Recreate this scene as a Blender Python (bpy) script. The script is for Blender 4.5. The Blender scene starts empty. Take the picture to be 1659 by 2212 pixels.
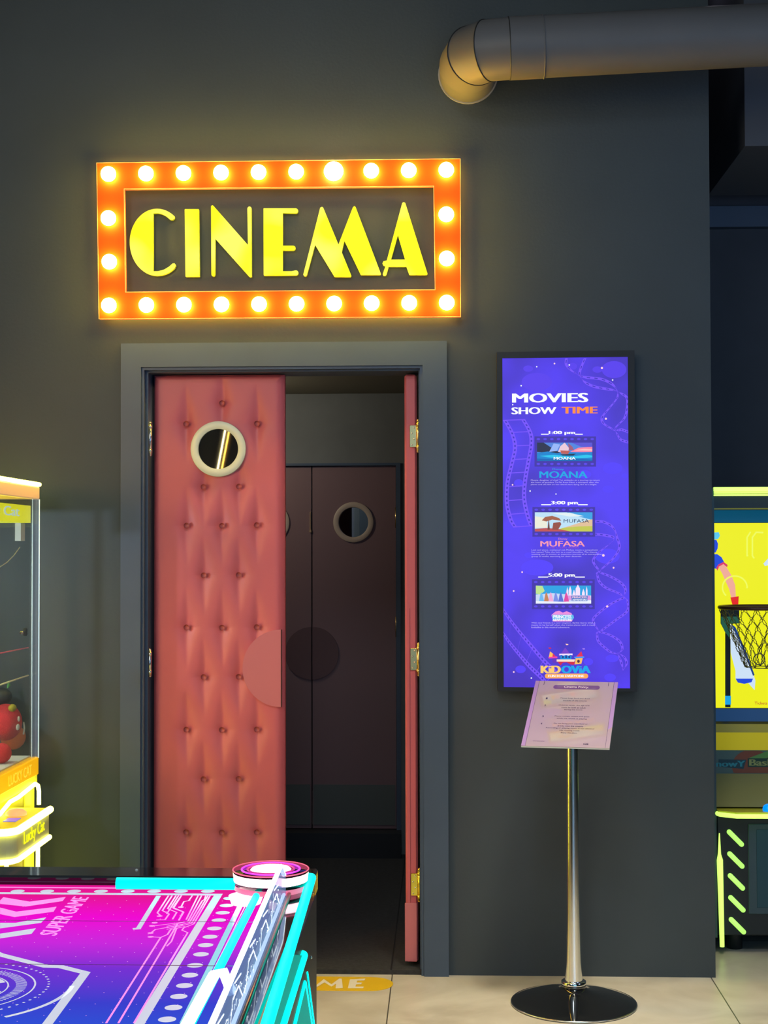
import bpy, math, random
from mathutils import Vector, Matrix
from mathutils.geometry import tessellate_polygon
random.seed(4)
sc = bpy.context.scene
C = sc.collection
PI = math.pi

# ------------------------------------------------------------------ camera
W, H, F = 1659.0, 2212.0, 3195.0
YAW, PITCH, ROLL = 0.04018, 0.02543, -0.00228
CAM = Vector((0, -5.3, 1.512))
ROT = Matrix.Rotation(YAW, 3, 'Z') @ Matrix.Rotation(PI/2+PITCH, 3, 'X') @ Matrix.Rotation(ROLL, 3, 'Z')
cd = bpy.data.cameras.new('camera'); cam = bpy.data.objects.new('camera', cd); C.objects.link(cam)
cam.matrix_world = Matrix.Translation(CAM) @ ROT.to_4x4()
cd.sensor_fit = 'VERTICAL'; cd.sensor_height = 36; cd.sensor_width = 27
cd.lens = F/H*36; cd.clip_start = 0.05; cd.clip_end = 60
sc.camera = cam

# ------------------------------------------------------------------ world, lights, exposure
wd = bpy.data.worlds.new('world'); sc.world = wd; wd.use_nodes = True
wd.node_tree.nodes['Background'].inputs[0].default_value = (0.30, 0.38, 0.5, 1)
wd.node_tree.nodes['Background'].inputs[1].default_value = 0.05
sc.view_settings.view_transform = 'Standard'; sc.view_settings.look = 'None'
sc.view_settings.exposure = 0.0; sc.view_settings.gamma = 1.0; sc.view_settings.use_curve_mapping = False
def area(name, loc, target, size, sizey, power, col, spread=180):
    l = bpy.data.lights.new(name, 'AREA'); l.shape = 'RECTANGLE'; l.size = size; l.size_y = sizey
    l.energy = power; l.color = col; l.spread = math.radians(spread)
    o = bpy.data.objects.new(name, l); C.objects.link(o); o.location = loc
    o.rotation_euler = (Vector(target)-Vector(loc)).to_track_quat('-Z', 'Y').to_euler()
    return o
def point(name, loc, power, col, r=0.05):
    l = bpy.data.lights.new(name, 'POINT'); l.energy = power; l.color = col; l.shadow_soft_size = r
    o = bpy.data.objects.new(name, l); C.objects.link(o); o.location = loc
    return o
area('ceiling_panel_light', (-0.3, -3.7, 4.1), (-0.3, 0.0, 1.1), 0.7, 0.7, 8, (0.84, 0.92, 1.0), 80)
area('added_floor_light', (0.8, -1.9, 4.2), (0.6, -1.05, 0.0), 0.5, 0.5, 13, (1.0, 0.90, 0.66), 42)  # unseen light added to brighten the floor
area('arcade_glow_left', (-2.9, -3.0, 1.5), (-0.8, 0.0, 1.1), 0.7, 1.6, 5.5, (1.0, 0.52, 0.18), 42)
area('arcade_glow_front', (1.2, -6.8, 1.9), (-0.3, 0.0, 1.5), 3.2, 2.4, 54, (0.30, 0.60, 1.0))
area('arcade_glow_high', (-2.2, -5.0, 3.4), (-0.9, 0.0, 3.0), 1.0, 1.0, 13.0, (1.0, 0.93, 0.74), 90)
area('added_fill_light', (0.0, -3.6, 4.25), (0.0, -3.6, 0.0), 5.0, 4.0, 15, (0.60, 0.86, 1.0))  # broad fill added to lift the darkest areas
area('added_niche_fill', (2.7, -1.9, 2.2), (1.25, 0.9, 3.0), 0.8, 0.8, 12, (0.55, 0.68, 1.0))  # added fill so the niche is not black
point('added_vestibule_fill', (-1.2, 1.35, 2.1), 11.0, (1.0, 0.90, 0.70), 0.03)  # added fill for the vestibule, hidden behind the left leaf

# ------------------------------------------------------------------ pixel -> place
def ray(px, py): return ROT @ Vector(((px-W/2)/F, -(py-H/2)/F, -1.0))
def ay(px, py, Y): d = ray(px, py); return CAM + d*((Y-CAM.y)/d.y)
def az(px, py, Z): d = ray(px, py); return CAM + d*((Z-CAM.z)/d.z)
def ax(px, py, X): d = ray(px, py); return CAM + d*((X-CAM.x)/d.x)

# ------------------------------------------------------------------ materials
MATS = {}
def mat(name, col, rough=0.6, metal=0.0, emit=None, es=1.0, noise=0.0, nscale=6.0, bump=0.0, bscale=60.0, ior=1.45, coat=0.0, spec=0.5):
    if name in MATS: return MATS[name]
    m = bpy.data.materials.new(name); m.use_nodes = True; MATS[name] = m
    nt = m.node_tree; b = nt.nodes['Principled BSDF']
    b.inputs['Base Color'].default_value = (*col, 1); b.inputs['Roughness'].default_value = rough
    b.inputs['Metallic'].default_value = metal; b.inputs['IOR'].default_value = ior
    b.inputs['Specular IOR Level'].default_value = spec
    if coat: b.inputs['Coat Weight'].default_value = coat; b.inputs['Coat Roughness'].default_value = 0.05
    if emit: b.inputs['Emission Color'].default_value = (*emit, 1); b.inputs['Emission Strength'].default_value = es
    tc = nt.nodes.new('ShaderNodeTexCoord')
    if noise:
        n = nt.nodes.new('ShaderNodeTexNoise'); n.inputs['Scale'].default_value = nscale; n.inputs['Detail'].default_value = 5
        r = nt.nodes.new('ShaderNodeValToRGB')
        r.color_ramp.elements[0].position = 0.3; r.color_ramp.elements[1].position = 0.7
        r.color_ramp.elements[0].color = (*[c*(1-noise) for c in col], 1); r.color_ramp.elements[1].color = (*[min(1, c*(1+noise)) for c in col], 1)
        nt.links.new(tc.outputs['Object'], n.inputs['Vector']); nt.links.new(n.outputs['Fac'], r.inputs['Fac'])
        nt.links.new(r.outputs['Color'], b.inputs['Base Color'])
    if bump:
        n2 = nt.nodes.new('ShaderNodeTexNoise'); n2.inputs['Scale'].default_value = bscale; n2.inputs['Detail'].default_value = 3
        bp = nt.nodes.new('ShaderNodeBump'); bp.inputs['Strength'].default_value = bump; bp.inputs['Distance'].default_value = 0.01
        nt.links.new(tc.outputs['Object'], n2.inputs['Vector']); nt.links.new(n2.outputs['Fac'], bp.inputs['Height'])
        nt.links.new(bp.outputs['Normal'], b.inputs['Normal'])
    return m
def s2l(c): return tuple((x/255/12.92 if x/255 <= 0.04045 else ((x/255+0.055)/1.055)**2.4) for x in c)
def glow(name, rgb, s=1.0, rough=0.4):
    c = s2l(rgb); return mat(name, tuple(0.1*x for x in c), rough, emit=c, es=s)
def screen(name, rgb, s=1.0): return mat('screen_'+name, (0.01, 0.01, 0.01), 0.35, emit=s2l(rgb), es=s)
def glass(name, tint=(1, 1, 1), gl=0.08, rough=0.02, white=0.0, wcol=(0.18, 0.27, 0.50)):
    if name in MATS: return MATS[name]
    m = bpy.data.materials.new(name); m.use_nodes = True; MATS[name] = m; nt = m.node_tree
    for n in list(nt.nodes):
        if n.type != 'OUTPUT_MATERIAL': nt.nodes.remove(n)
    out = nt.nodes['Material Output']
    t = nt.nodes.new('ShaderNodeBsdfTransparent'); t.inputs[0].default_value = (*tint, 1)
    g = nt.nodes.new('ShaderNodeBsdfGlossy'); g.inputs['Roughness'].default_value = rough
    mx = nt.nodes.new('ShaderNodeMixShader'); fr = nt.nodes.new('ShaderNodeLayerWeight'); fr.inputs[0].default_value = 0.12
    ma = nt.nodes.new('ShaderNodeMath'); ma.operation = 'ADD'; ma.inputs[1].default_value = gl
    nt.links.new(fr.outputs['Facing'], ma.inputs[0]); nt.links.new(ma.outputs[0], mx.inputs[0])
    nt.links.new(t.outputs[0], mx.inputs[1]); nt.links.new(g.outputs[0], mx.inputs[2])
    last = mx
    if white:
        d = nt.nodes.new('ShaderNodeEmission'); d.inputs[0].default_value = (*wcol, 1); d.inputs[1].default_value = 1.0
        m2 = nt.nodes.new('ShaderNodeMixShader'); m2.inputs[0].default_value = white
        nt.links.new(mx.outputs[0], m2.inputs[1]); nt.links.new(d.outputs[0], m2.inputs[2]); last = m2
    nt.links.new(last.outputs[0], out.inputs[0])
    return m

# ------------------------------------------------------------------ mesh builder
class MB:
    def __init__(s): s.v = []; s.f = []; s.m = []; s.mats = []; s.sm = []
    def mi(s, m):
        if m not in s.mats: s.mats.append(m)
        return s.mats.index(m)
    def add(s, vs, fs, m, smooth=False):
        o = len(s.v); s.v += [Vector(p) for p in vs]; k = s.mi(m)
        for f in fs: s.f.append([o+i for i in f]); s.m.append(k); s.sm.append(smooth)
        return s
    def box(s, a, b, m, bev=0.0):
        x0, x1 = sorted((a[0], b[0])); y0, y1 = sorted((a[1], b[1])); z0, z1 = sorted((a[2], b[2]))
        if bev <= 0:
            vs = [(x, y, z) for x in (x0, x1) for y in (y0, y1) for z in (z0, z1)]
            return s.add(vs, [(0,1,3,2), (4,6,7,5), (0,4,5,1), (2,3,7,6), (0,2,6,4), (1,5,7,3)], m)
        c = Vector(((x0+x1)/2, (y0+y1)/2, (z0+z1)/2)); hs = ((x1-x0)/2, (y1-y0)/2, (z1-z0)/2)
        bev = min(bev, min(hs)*0.9)
        vs = []; idx = {}
        for sx in (-1, 1):
            for sy in (-1, 1):
                for sz in (-1, 1):
                    for ax_ in range(3):
                        p = [sx*(hs[0]-bev), sy*(hs[1]-bev), sz*(hs[2]-bev)]
                        p[ax_] = (sx, sy, sz)[ax_]*hs[ax_]
                        idx[(sx, sy, sz, ax_)] = len(vs); vs.append(c+Vector(p))
        fs = []
        def K(sg, a_): return idx[(*sg, a_)]
        for a_ in range(3):
            o1, o2 = [(1, 2), (2, 0), (0, 1)][a_]
            for sgn in (-1, 1):
                q = []
                for u, w in ((-1, -1), (1, -1), (1, 1), (-1, 1)):
                    t = [0, 0, 0]; t[a_] = sgn; t[o1] = u; t[o2] = w; q.append(K(t, a_))
                fs.append(q if sgn > 0 else q[::-1])
        for a_ in range(3):
            o1, o2 = [(1, 2), (2, 0), (0, 1)][a_]
            for u in (-1, 1):
                for w in (-1, 1):
                    t0 = [0, 0, 0]; t0[a_] = -1; t0[o1] = u; t0[o2] = w; t1 = list(t0); t1[a_] = 1
                    q = [K(t0, o1), K(t1, o1), K(t1, o2), K(t0, o2)]
                    fs.append(q if u*w < 0 else q[::-1])
        for sx in (-1, 1):
            for sy in (-1, 1):
                for sz in (-1, 1):
                    q = [K((sx, sy, sz), i) for i in range(3)]
                    fs.append(q if sx*sy*sz > 0 else q[::-1])
        return s.add(vs, fs, m)
    def tube(s, pts, r, m, n=10, caps=True, closed=False):
        pts = [Vector(p) for p in pts]; N = len(pts); vs = []; up = None
        rr = r if isinstance(r, (list, tuple)) else [r]*N
        for i, p in enumerate(pts):
            if closed: t = (pts[(i+1) % N]-pts[i-1]).normalized()
            else: t = (pts[min(i+1, N-1)]-pts[max(i-1, 0)]).normalized()
            if up is None:
                up = Vector((0, 0, 1)) if abs(t.z) < 0.9 else Vector((0, 1, 0))
            a = (up-t*up.dot(t)).normalized(); up = a; b = t.cross(a)
            for k in range(n):
                an = 2*PI*k/n; vs.append(p+(a*math.cos(an)+b*math.sin(an))*rr[i])
        fs = []
        for i in range(N if closed else N-1):
            j = (i+1) % N
            for k in range(n): fs.append((i*n+k, i*n+(k+1) % n, j*n+(k+1) % n, j*n+k))
        s.add(vs, fs, m, True)
        if caps and not closed:
            o = len(s.v)-len(vs)
            for f in (list(range(n))[::-1], [(N-1)*n+k for k in range(n)]):
                s.f.append([o+i for i in f]); s.m.append(s.mi(m)); s.sm.append(False)
        return s
    def lathe(s, prof, c, m, n=32, axis='z', smooth=True):
        """prof: (radius, height) list, around axis through c"""
        vs = []
        for r, h in prof:
            for k in range(n):
                a = 2*PI*k/n; u, w = r*math.cos(a), r*math.sin(a)
                p = (u, w, h) if axis == 'z' else ((u, -h, w) if axis == 'y' else (h, u, w))
                vs.append(Vector(c)+Vector(p))
        fs = [(i*n+k, i*n+(k+1) % n, (i+1)*n+(k+1) % n, (i+1)*n+k) for i in range(len(prof)-1) for k in range(n)]
        return s.add(vs, fs, m, smooth)
    def ball(s, c, r, m, n=16, sq=(1, 1, 1)):
        vs = []; fs = []; R = n//2
        for i in range(R+1):
            th = PI*i/R
            for k in range(n):
                a = 2*PI*k/n
                vs.append(Vector(c)+Vector((sq[0]*r*math.sin(th)*math.cos(a), sq[1]*r*math.sin(th)*math.sin(a), sq[2]*r*math.cos(th))))
        for i in range(R):
            for k in range(n): fs.append((i*n+k, (i+1)*n+k, (i+1)*n+(k+1) % n, i*n+(k+1) % n))
        return s.add(vs, fs, m, True)
    def poly(s, loops, nrm, th, m, ms=None):
        """planar loops (3-D points, first is the outline, others holes) thickened along nrm by th"""
        nrm = Vector(nrm).normalized()
        loops = [[Vector(p) for p in l] for l in loops]
        flat = [p for l in loops for p in l]
        tris = tessellate_polygon(loops)
        n = len(flat)
        if not th:
            return s.add(flat, [tuple(t) for t in tris], m)
        o = len(s.v)
        top = []
        for t in tris:
            a, b, c = (flat[i] for i in t)
            top.append(tuple(t) if (b-a).cross(c-a).dot(nrm) > 0 else tuple(t)[::-1])
        s.add([p+nrm*th for p in flat], top, m)
        s.add(flat, [t[::-1] for t in top], ms or m)
        base = 0
        for l in loops:
            k = len(l); vs = [p+nrm*th for p in l]+l
            s.add(vs, [(i, (i+1) % k, k+(i+1) % k, k+i) for i in range(k)], ms or m)
        return s
    def line(s, pts, w, nrm, m, lift=0.0, closed=False):
        nrm = Vector(nrm).normalized(); pts = [Vector(p)+nrm*lift for p in pts]
        if closed: pts = pts+[pts[0]]
        L = len(pts); ww = w if isinstance(w, (list, tuple)) else [w]*L
        A = []; B = []
        for i in range(L):
            if i == 0: t = (pts[-1]-pts[-2] if closed else pts[1]-pts[0]).normalized()+(pts[1]-pts[0]).normalized()
            elif i == L-1: t = (pts[-1]-pts[-2]).normalized()+((pts[1]-pts[0]) if closed else (pts[-1]-pts[-2])).normalized()
            else: t = (pts[i]-pts[i-1]).normalized()+(pts[i+1]-pts[i]).normalized()
            if t.length < 1e-6: t = pts[i]-pts[i-1]
            d0 = (pts[i]-pts[i-1]).normalized() if i else (pts[1]-pts[0]).normalized()
            t.normalize(); side = nrm.cross(t); k = max(0.5, abs(t.dot(d0)))
            A.append(pts[i]+side*ww[i]/2/k); B.append(pts[i]-side*ww[i]/2/k)
        return s.add(A+B, [(i, L+i, L+i+1, i+1) for i in range(L-1)], m)
    def text(s, st, O, u, v, nrm, m, bold=0.0, th=0.0008, fit=True):
        """text squeezed into the parallelogram O, O+u, O+v"""
        vs, fs = text_geo(st, 0.0 if bold > 0.012 else bold)
        if bold > 0.012:
            n0 = len(vs); sh = bold*2.8; v2 = []; f2 = []
            for k in range(3):
                v2 += [(p[0]+sh*k/2, p[1], 0.0003*k) for p in vs]; f2 += [tuple(i+n0*k for i in f) for f in fs]
            vs, fs = v2, f2
        x0 = min(p[0] for p in vs); x1 = max(p[0] for p in vs); y0 = min(p[1] for p in vs); y1 = max(p[1] for p in vs)
        nrm = Vector(nrm).normalized()
        return s.add([O+u*((p[0]-x0)/(x1-x0))+v*((p[1]-y0)/(y1-y0))+nrm*(th+p[2]*0.3) for p in vs], fs, m)
TXT = {}
def text_geo(st, bold):
    if (st, bold) in TXT: return TXT[(st, bold)]
    cu = bpy.data.curves.new('tmp', 'FONT'); cu.body = st; cu.size = 1; cu.offset = bold; cu.resolution_u = 3
    o = bpy.data.objects.new('tmp', cu); C.objects.link(o)
    dg = bpy.context.evaluated_depsgraph_get(); me = o.evaluated_get(dg).to_mesh()
    vs = [tuple(v.co) for v in me.vertices]; fs = [tuple(p.vertices) for p in me.polygons]
    o.evaluated_get(dg).to_mesh_clear(); bpy.data.objects.remove(o); bpy.data.curves.remove(cu)
    TXT[(st, bold)] = (vs, fs); return vs, fs

ROOTLOC = {}
def obj(name, mb, parent=None, origin=None):
    me = bpy.data.meshes.new(name)
    if parent is not None: off = ROOTLOC[parent.name]
    elif origin is not None: off = Vector(origin)
    else:
        xs = [p.x for p in mb.v]; ys = [p.y for p in mb.v]; zs = [p.z for p in mb.v]
        off = Vector(((min(xs)+max(xs))/2, (min(ys)+max(ys))/2, min(zs)))
    me.from_pydata([p-off for p in mb.v], [], mb.f)
    for m in mb.mats: me.materials.append(m)
    me.polygons.foreach_set('material_index', mb.m); me.polygons.foreach_set('use_smooth', mb.sm); me.update()
    o = bpy.data.objects.new(name, me); C.objects.link(o)
    if parent is not None: o.parent = parent
    else: o.location = off
    ROOTLOC[o.name] = off
    return o
def thing(name, label, cat, loc, group=None):
    o = bpy.data.objects.new(name, None); C.objects.link(o); o.location = loc; o.empty_display_size = 0.1
    ROOTLOC[o.name] = Vector(loc); tag(o, label, cat, group); return o
def tag(o, label, cat, group=None, kind=None):
    o['label'] = label; o['category'] = cat
    if group: o['group'] = group
    if kind: o['kind'] = kind
    return o
def struct(name, mb, label=None, cat=None):
    o = obj(name, mb, origin=(0, 0, 0)); o['kind'] = 'structure'
    if label: o['label'] = label; o['category'] = cat
    return o
def arc(c, r, a0, a1, n, u, v): return [Vector(c)+Vector(u)*(r*math.cos(a0+(a1-a0)*i/n))+Vector(v)*(r*math.sin(a0+(a1-a0)*i/n)) for i in range(n+1)]
def ring(c, r, n, u, v): return arc(c, r, 0, 2*PI, n, u, v)[:-1]
X_, Y_, Z_ = Vector((1, 0, 0)), Vector((0, 1, 0)), Vector((0, 0, 1))
FR = Vector((0, -1, 0))

# ------------------------------------------------------------------ shared materials
m_wall = mat('charcoal_wall_paint', (0.040, 0.054, 0.064), 0.62, noise=0.10, nscale=2.2, bump=0.05, bscale=90)
m_trim = mat('charcoal_trim_paint', (0.052, 0.078, 0.122), 0.42, noise=0.06, nscale=5)
m_vest = mat('vestibule_paint', (0.13, 0.14, 0.14), 0.7, noise=0.08)
m_black = mat('matte_black', (0.012, 0.013, 0.015), 0.5)
m_gloss = mat('gloss_black', (0.008, 0.009, 0.011), 0.06, coat=0.5)
m_brass = mat('brass', (0.72, 0.50, 0.20), 0.25, metal=1)
m_steel = mat('steel', (0.72, 0.72, 0.70), 0.2, metal=1)
m_chrome = mat('chrome', (0.85, 0.86, 0.88), 0.05, metal=1)
m_white = mat('white_plastic', (0.7, 0.7, 0.7), 0.4)

# floor: large beige porcelain tiles with thin joints
def floor_material():
    m = bpy.data.materials.new('porcelain_tile'); m.use_nodes = True; nt = m.node_tree; b = nt.nodes['Principled BSDF']
    tc = nt.nodes.new('ShaderNodeTexCoord'); sx = nt.nodes.new('ShaderNodeSeparateXYZ'); nt.links.new(tc.outputs['Object'], sx.inputs[0])
    outs = []
    for ax_, off in ((0, 0.187), (1, 0.62)):
        a = nt.nodes.new('ShaderNodeMath'); a.operation = 'ADD'; a.inputs[1].default_value = off+100.0*1.125
        d = nt.nodes.new('ShaderNodeMath'); d.operation = 'PINGPONG'; d.inputs[1].default_value = 0.5625
        c = nt.nodes.new('ShaderNodeMath'); c.operation = 'LESS_THAN'; c.inputs[1].default_value = 0.0022
        nt.links.new(sx.outputs[ax_], a.inputs[0]); nt.links.new(a.outputs[0], d.inputs[0]); nt.links.new(d.outputs[0], c.inputs[0]); outs.append(c)
    mx = nt.nodes.new('ShaderNodeMath'); mx.operation = 'MAXIMUM'
    nt.links.new(outs[0].outputs[0], mx.inputs[0]); nt.links.new(outs[1].outputs[0], mx.inputs[1])
    n = nt.nodes.new('ShaderNodeTexNoise'); n.inputs['Scale'].default_value = 3.2; n.inputs['Detail'].default_value = 8; n.inputs['Distortion'].default_value = 1.2
    nt.links.new(tc.outputs['Object'], n.inputs['Vector'])
    r = nt.nodes.new('ShaderNodeValToRGB'); r.color_ramp.elements[0].color = (0.47, 0.42, 0.34, 1); r.color_ramp.elements[1].color = (0.62, 0.57, 0.48, 1)
    r.color_ramp.elements[0].position = 0.35; r.color_ramp.elements[1].position = 0.65
    nt.links.new(n.outputs['Fac'], r.inputs['Fac'])
    mc = nt.nodes.new('ShaderNodeMixRGB'); mc.inputs[2].default_value = (0.10, 0.09, 0.075, 1)
    nt.links.new(mx.outputs[0], mc.inputs[0]); nt.links.new(r.outputs['Color'], mc.inputs[1]); nt.links.new(mc.outputs[0], b.inputs['Base Color'])
    b.inputs['Roughness'].default_value = 0.33
    return m
m_floor = floor_material()

# ================================================================== THE ROOM
OL, ORt, OT = -1.088, -0.073, 2.172           # clear opening between the casings
b = MB(); b.box((-4, -8.2, -0.1), (4, 4.2, 0), m_floor); struct('floor', b)
b = MB(); b.box((-4, -8.2, 4.3), (4, 4.2, 4.4), mat('ceiling_black', (0.02, 0.02, 0.022), 0.8)); struct('ceiling', b)
b = MB()
b.box((-4, 0, 0), (OL, 0.16, 4.3), m_wall); b.box((ORt, 0, 0), (0.954, 0.16, 4.3), m_wall); b.box((OL, 0, OT), (ORt, 0.16, 4.3), m_wall)
b.box((0.35, 0.16, 0), (0.954, 2.2, 4.3), m_wall)
struct('wall_front', b)
b = MB(); b.box((-4.1, -8.2, 0), (-4, 0.16, 4.3), m_wall); struct('wall_left', b)
b = MB(); b.box((4, -8.2, 0), (4.1, 4.2, 4.3), m_wall); struct('wall_right', b)
b = MB(); b.box((-4, -8.3, 0), (4, -8.2, 4.3), m_wall); struct('wall_back', b)
m_far = mat('far_wall_paint', (0.045, 0.05, 0.062), 0.7, noise=0.08)
b = MB(); b.box((0.957, 1.15, 0), (4, 1.25, 4.3), m_far); struct('wall_niche', b)
b = MB(); b.box((1.0, 1.10, 2.90), (4, 1.149, 2.99), m_trim); struct('trim_3', b)
b = MB(); b.box((1.118, 0.18, 3.0), (4, 0.95, 4.3), mat('soffit_paint', (0.075, 0.082, 0.10), 0.6)); struct('ceiling_soffit', b)
# vestibule behind the doorway
b = MB(); b.box((-1.7, 0.16, 0), (-1.6, 2.1, 2.4), m_vest); struct('wall_vestibule_left', b)
b = MB(); b.box((0.25, 0.16, 0), (0.349, 2.1, 2.4), m_vest); struct('wall_vestibule_right', b)
b = MB(); b.box((-1.6, 0.161, 2.285), (0.25, 2.0, 2.4), mat('vestibule_ceiling', (0.10, 0.09, 0.06), 0.8)); struct('ceiling_vestibule', b)
b = MB(); b.box((-1.6, 0.0, 0), (0.25, 2.0, 0.016), mat('dark_carpet', (0.030, 0.031, 0.033), 0.95, noise=0.25, nscale=60, bump=0.4, bscale=300), 0)
b.box((-0.194, 0.004, 0.0161), (-0.189, 2.0, 0.0166), m_black)
b.v = [Vector((min(max(p.x, OL+0.002) if p.y < 0.161 else p.x, ORt-0.002) if p.y < 0.161 else p.x, p.y, p.z)) for p in b.v]
struct('floor_vestibule', b)
IL, IR, IT = -1.09, -0.212, 1.94
b = MB()
b.box((-1.6, 2.0, 0), (IL, 2.14, 2.4), m_vest); b.box((IR, 2.0, 0), (0.25, 2.14, 2.4), m_vest); b.box((IL, 2.0, IT), (IR, 2.14, 2.4), m_vest)
struct('wall_inner', b)
b = MB(); b.box((IL, 1.9, 0.016), (IR, 2.14, 0.135), m_black); struct('trim_step', b)
# casing of the near double door
b = MB()
def U(b, xl0, xl1, xr0, xr1, z0, z1, ya, yb, m):
    b.box((xl0, ya, 0), (xl1, yb, z1), m); b.box((xr0, ya, 0), (xr1, yb, z1), m); b.box((xl1, ya, z0), (xr0, yb, z1), m)
U(b, -1.161, OL, ORt, 0.014, OT, 2.258, -0.022, 0.0, m_trim)
U(b, OL, -1.078, -0.083, ORt, 2.162, OT, -0.012, 0.158, m_trim)
U(b, -1.078, -1.068, -0.088, -0.083, 2.156, 2.162, 0.012, 0.158, m_trim)
b.box((-1.078, 0.121, 2.12), (-0.60, 0.15, OT-0.001), m_trim); struct('trim_1', b, 'charcoal wooden casing around the red double door', 'door frame')  # strip above the leaf is unseen, added to block light through the gap
b = MB()
U(b, IL, IL+0.022, IR-0.022, IR, IT-0.012, IT, 1.99, 2.13, m_trim)
b.v = [Vector((p.x, p.y, max(p.z, 0.136))) for p in b.v]
struct('trim_2', b)
# room seen through the inner porthole
m_lit = mat('corridor_paint', (0.35, 0.40, 0.45), 0.7)
b = MB(); b.box((ay(776, 1128, 3.0).x, 3.0, 0), (0.25, 3.1, 2.4), m_lit); b.box((-1.6, 4.0, 0), (0.25, 4.1, 2.4), m_black); struct('wall_cinema', b)
b = MB(); b.box((ay(760, 1128, 2.95).x, 2.95, 0), (ay(764, 1128, 2.95).x, 3.1, 2.4), mat('pale_edge', (0.85, 0.85, 0.95), 0.6)); b.box((ay(764, 1128, 2.97).x, 2.97, 0), (ay(776, 1128, 2.97).x, 3.1, 2.4), mat('grey_jamb', (0.55, 0.58, 0.56), 0.6)); struct('trim_4', b)
point('added_porthole_fill', (-0.15, 2.5, 2.1), 1.6, (0.85, 0.92, 1.0), 0.1)  # unseen light added for the wall behind the porthole

# ------------------------------------------------------------------ doors
m_red = mat('red_leatherette', (0.50, 0.105, 0.122), 0.42, noise=0.05, nscale=3, bump=0.06, bscale=500)
m_red_flat = mat('red_laminate', (0.50, 0.145, 0.165), 0.4)
m_btn = mat('red_button', (0.42, 0.09, 0.08), 0.4)
m_dred = mat('shaded_red_leatherette', (0.17, 0.10, 0.105), 0.5)  # same red as the near door, with the vestibule shade in the colour
m_alu = mat('brushed_aluminium', (0.62, 0.66, 0.52), 0.5, metal=0.15)
BT = [(-0.806, 2.048), (-0.938, 1.973), (-0.678, 1.972), (-0.874, 1.742), (-0.744, 1.743)]
for k in range(4): BT += [(-0.936, 1.601-k*0.3705), (-0.806, 1.600-k*0.3705), (-0.679, 1.602-k*0.3705)]
for k in range(4): BT += [(-0.873, 1.420-k*0.3695), (-0.745, 1.421-k*0.3695)]
BT += [(-0.936, 0.12), (-0.806, 0.12), (-0.679, 0.12)]
def tufted(x0, x1, z0, z1, yf, yb, btns, m, step=0.004):
    """padded leaf face towards -Y"""
    nx = int((x1-x0)/step); nz = int((z1-z0)/step); vs = []; fs = []
    for j in range(nz+1):
        z = z0+(z1-z0)*j/nz
        near = [(bx, bz) for bx, bz in btns if abs(bz-z) < 0.15]
        for i in range(nx+1):
            x = x0+(x1-x0)*i/nx; y = yf
            e = min(x-x0, x1-x, z-z0, z1-z)
            ew = 0.034 if x1-x == e else 0.02
            if e < ew: y += 0.018*(1-e/ew)**2.2
            for bx, bz in near:
                dz = abs(z-bz); dx = abs(x-bx-0.0015*math.sin(40*(z-bz)))
                t = max(0.0, 1-dz/0.15)
                w_ = 0.004+0.024*t; y += 0.0165*t**1.4*math.exp(-(dx/w_)**1.6)
            vs.append((x, y, z))
    for j in range(nz):
        for i in range(nx):
            a = j*(nx+1)+i; fs.append((a, a+1, a+nx+2, a+nx+1))
    b = MB(); b.add(vs, fs, m, True)
    b.box((x0, yf+0.0178, z0), (x1, yb, z1), m)
    return b
LX0, LX1, LZ0, LZ1, LF = -1.058, -0.579, 0.03, 2.153, 0.060
d1 = obj('door_1', tufted(LX0, LX1, LZ0, LZ1, LF, 0.118, BT, m_red), origin=(LX0, 0.07, 0.03))
tag(d1, 'closed left leaf of the double door, tufted red leatherette with porthole', 'door', kind='structure')
def surf(x, z):
    y = LF
    return y+0.017
bb = MB(); bb.lathe([(0.0001, 0.0), (0.006, -0.001), (0.0095, -0.004), (0.0105, -0.009)], (0, 0, 0), m_btn, 16, 'y')
bb.v = [Vector((p.x, -p.y-0.009, p.z)) for p in bb.v]
bme = None
for bx, bz in BT:
    q = MB(); q.add([p+Vector((bx, LF+0.016, bz)) for p in bb.v], bb.f, m_btn, True); obj('button', q, d1)
def porthole(parent, cx, cz, yf, R, r, gm, rm=None):
    q = MB(); q.lathe([(r, 0.0), (r, 0.009), (r+0.001, 0.010), (R-0.001, 0.010), (R, 0.009), (R, -0.012)], (cx, yf, cz), rm or m_alu, 64, 'y'); o = obj('porthole_ring', q, parent)
    q = MB(); q.lathe([(0.0001, 0.003), (r+0.001, 0.003)], (cx, yf, cz), gm, 64, 'y'); obj('porthole_glass', q, parent)
    return o
m_mirror = mat('dark_window_glass', (0.012, 0.013, 0.014), 0.015, ior=2.6)
porthole(d1, -0.819, 1.880, LF-0.002, 0.101, 0.073, m_mirror)
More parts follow.
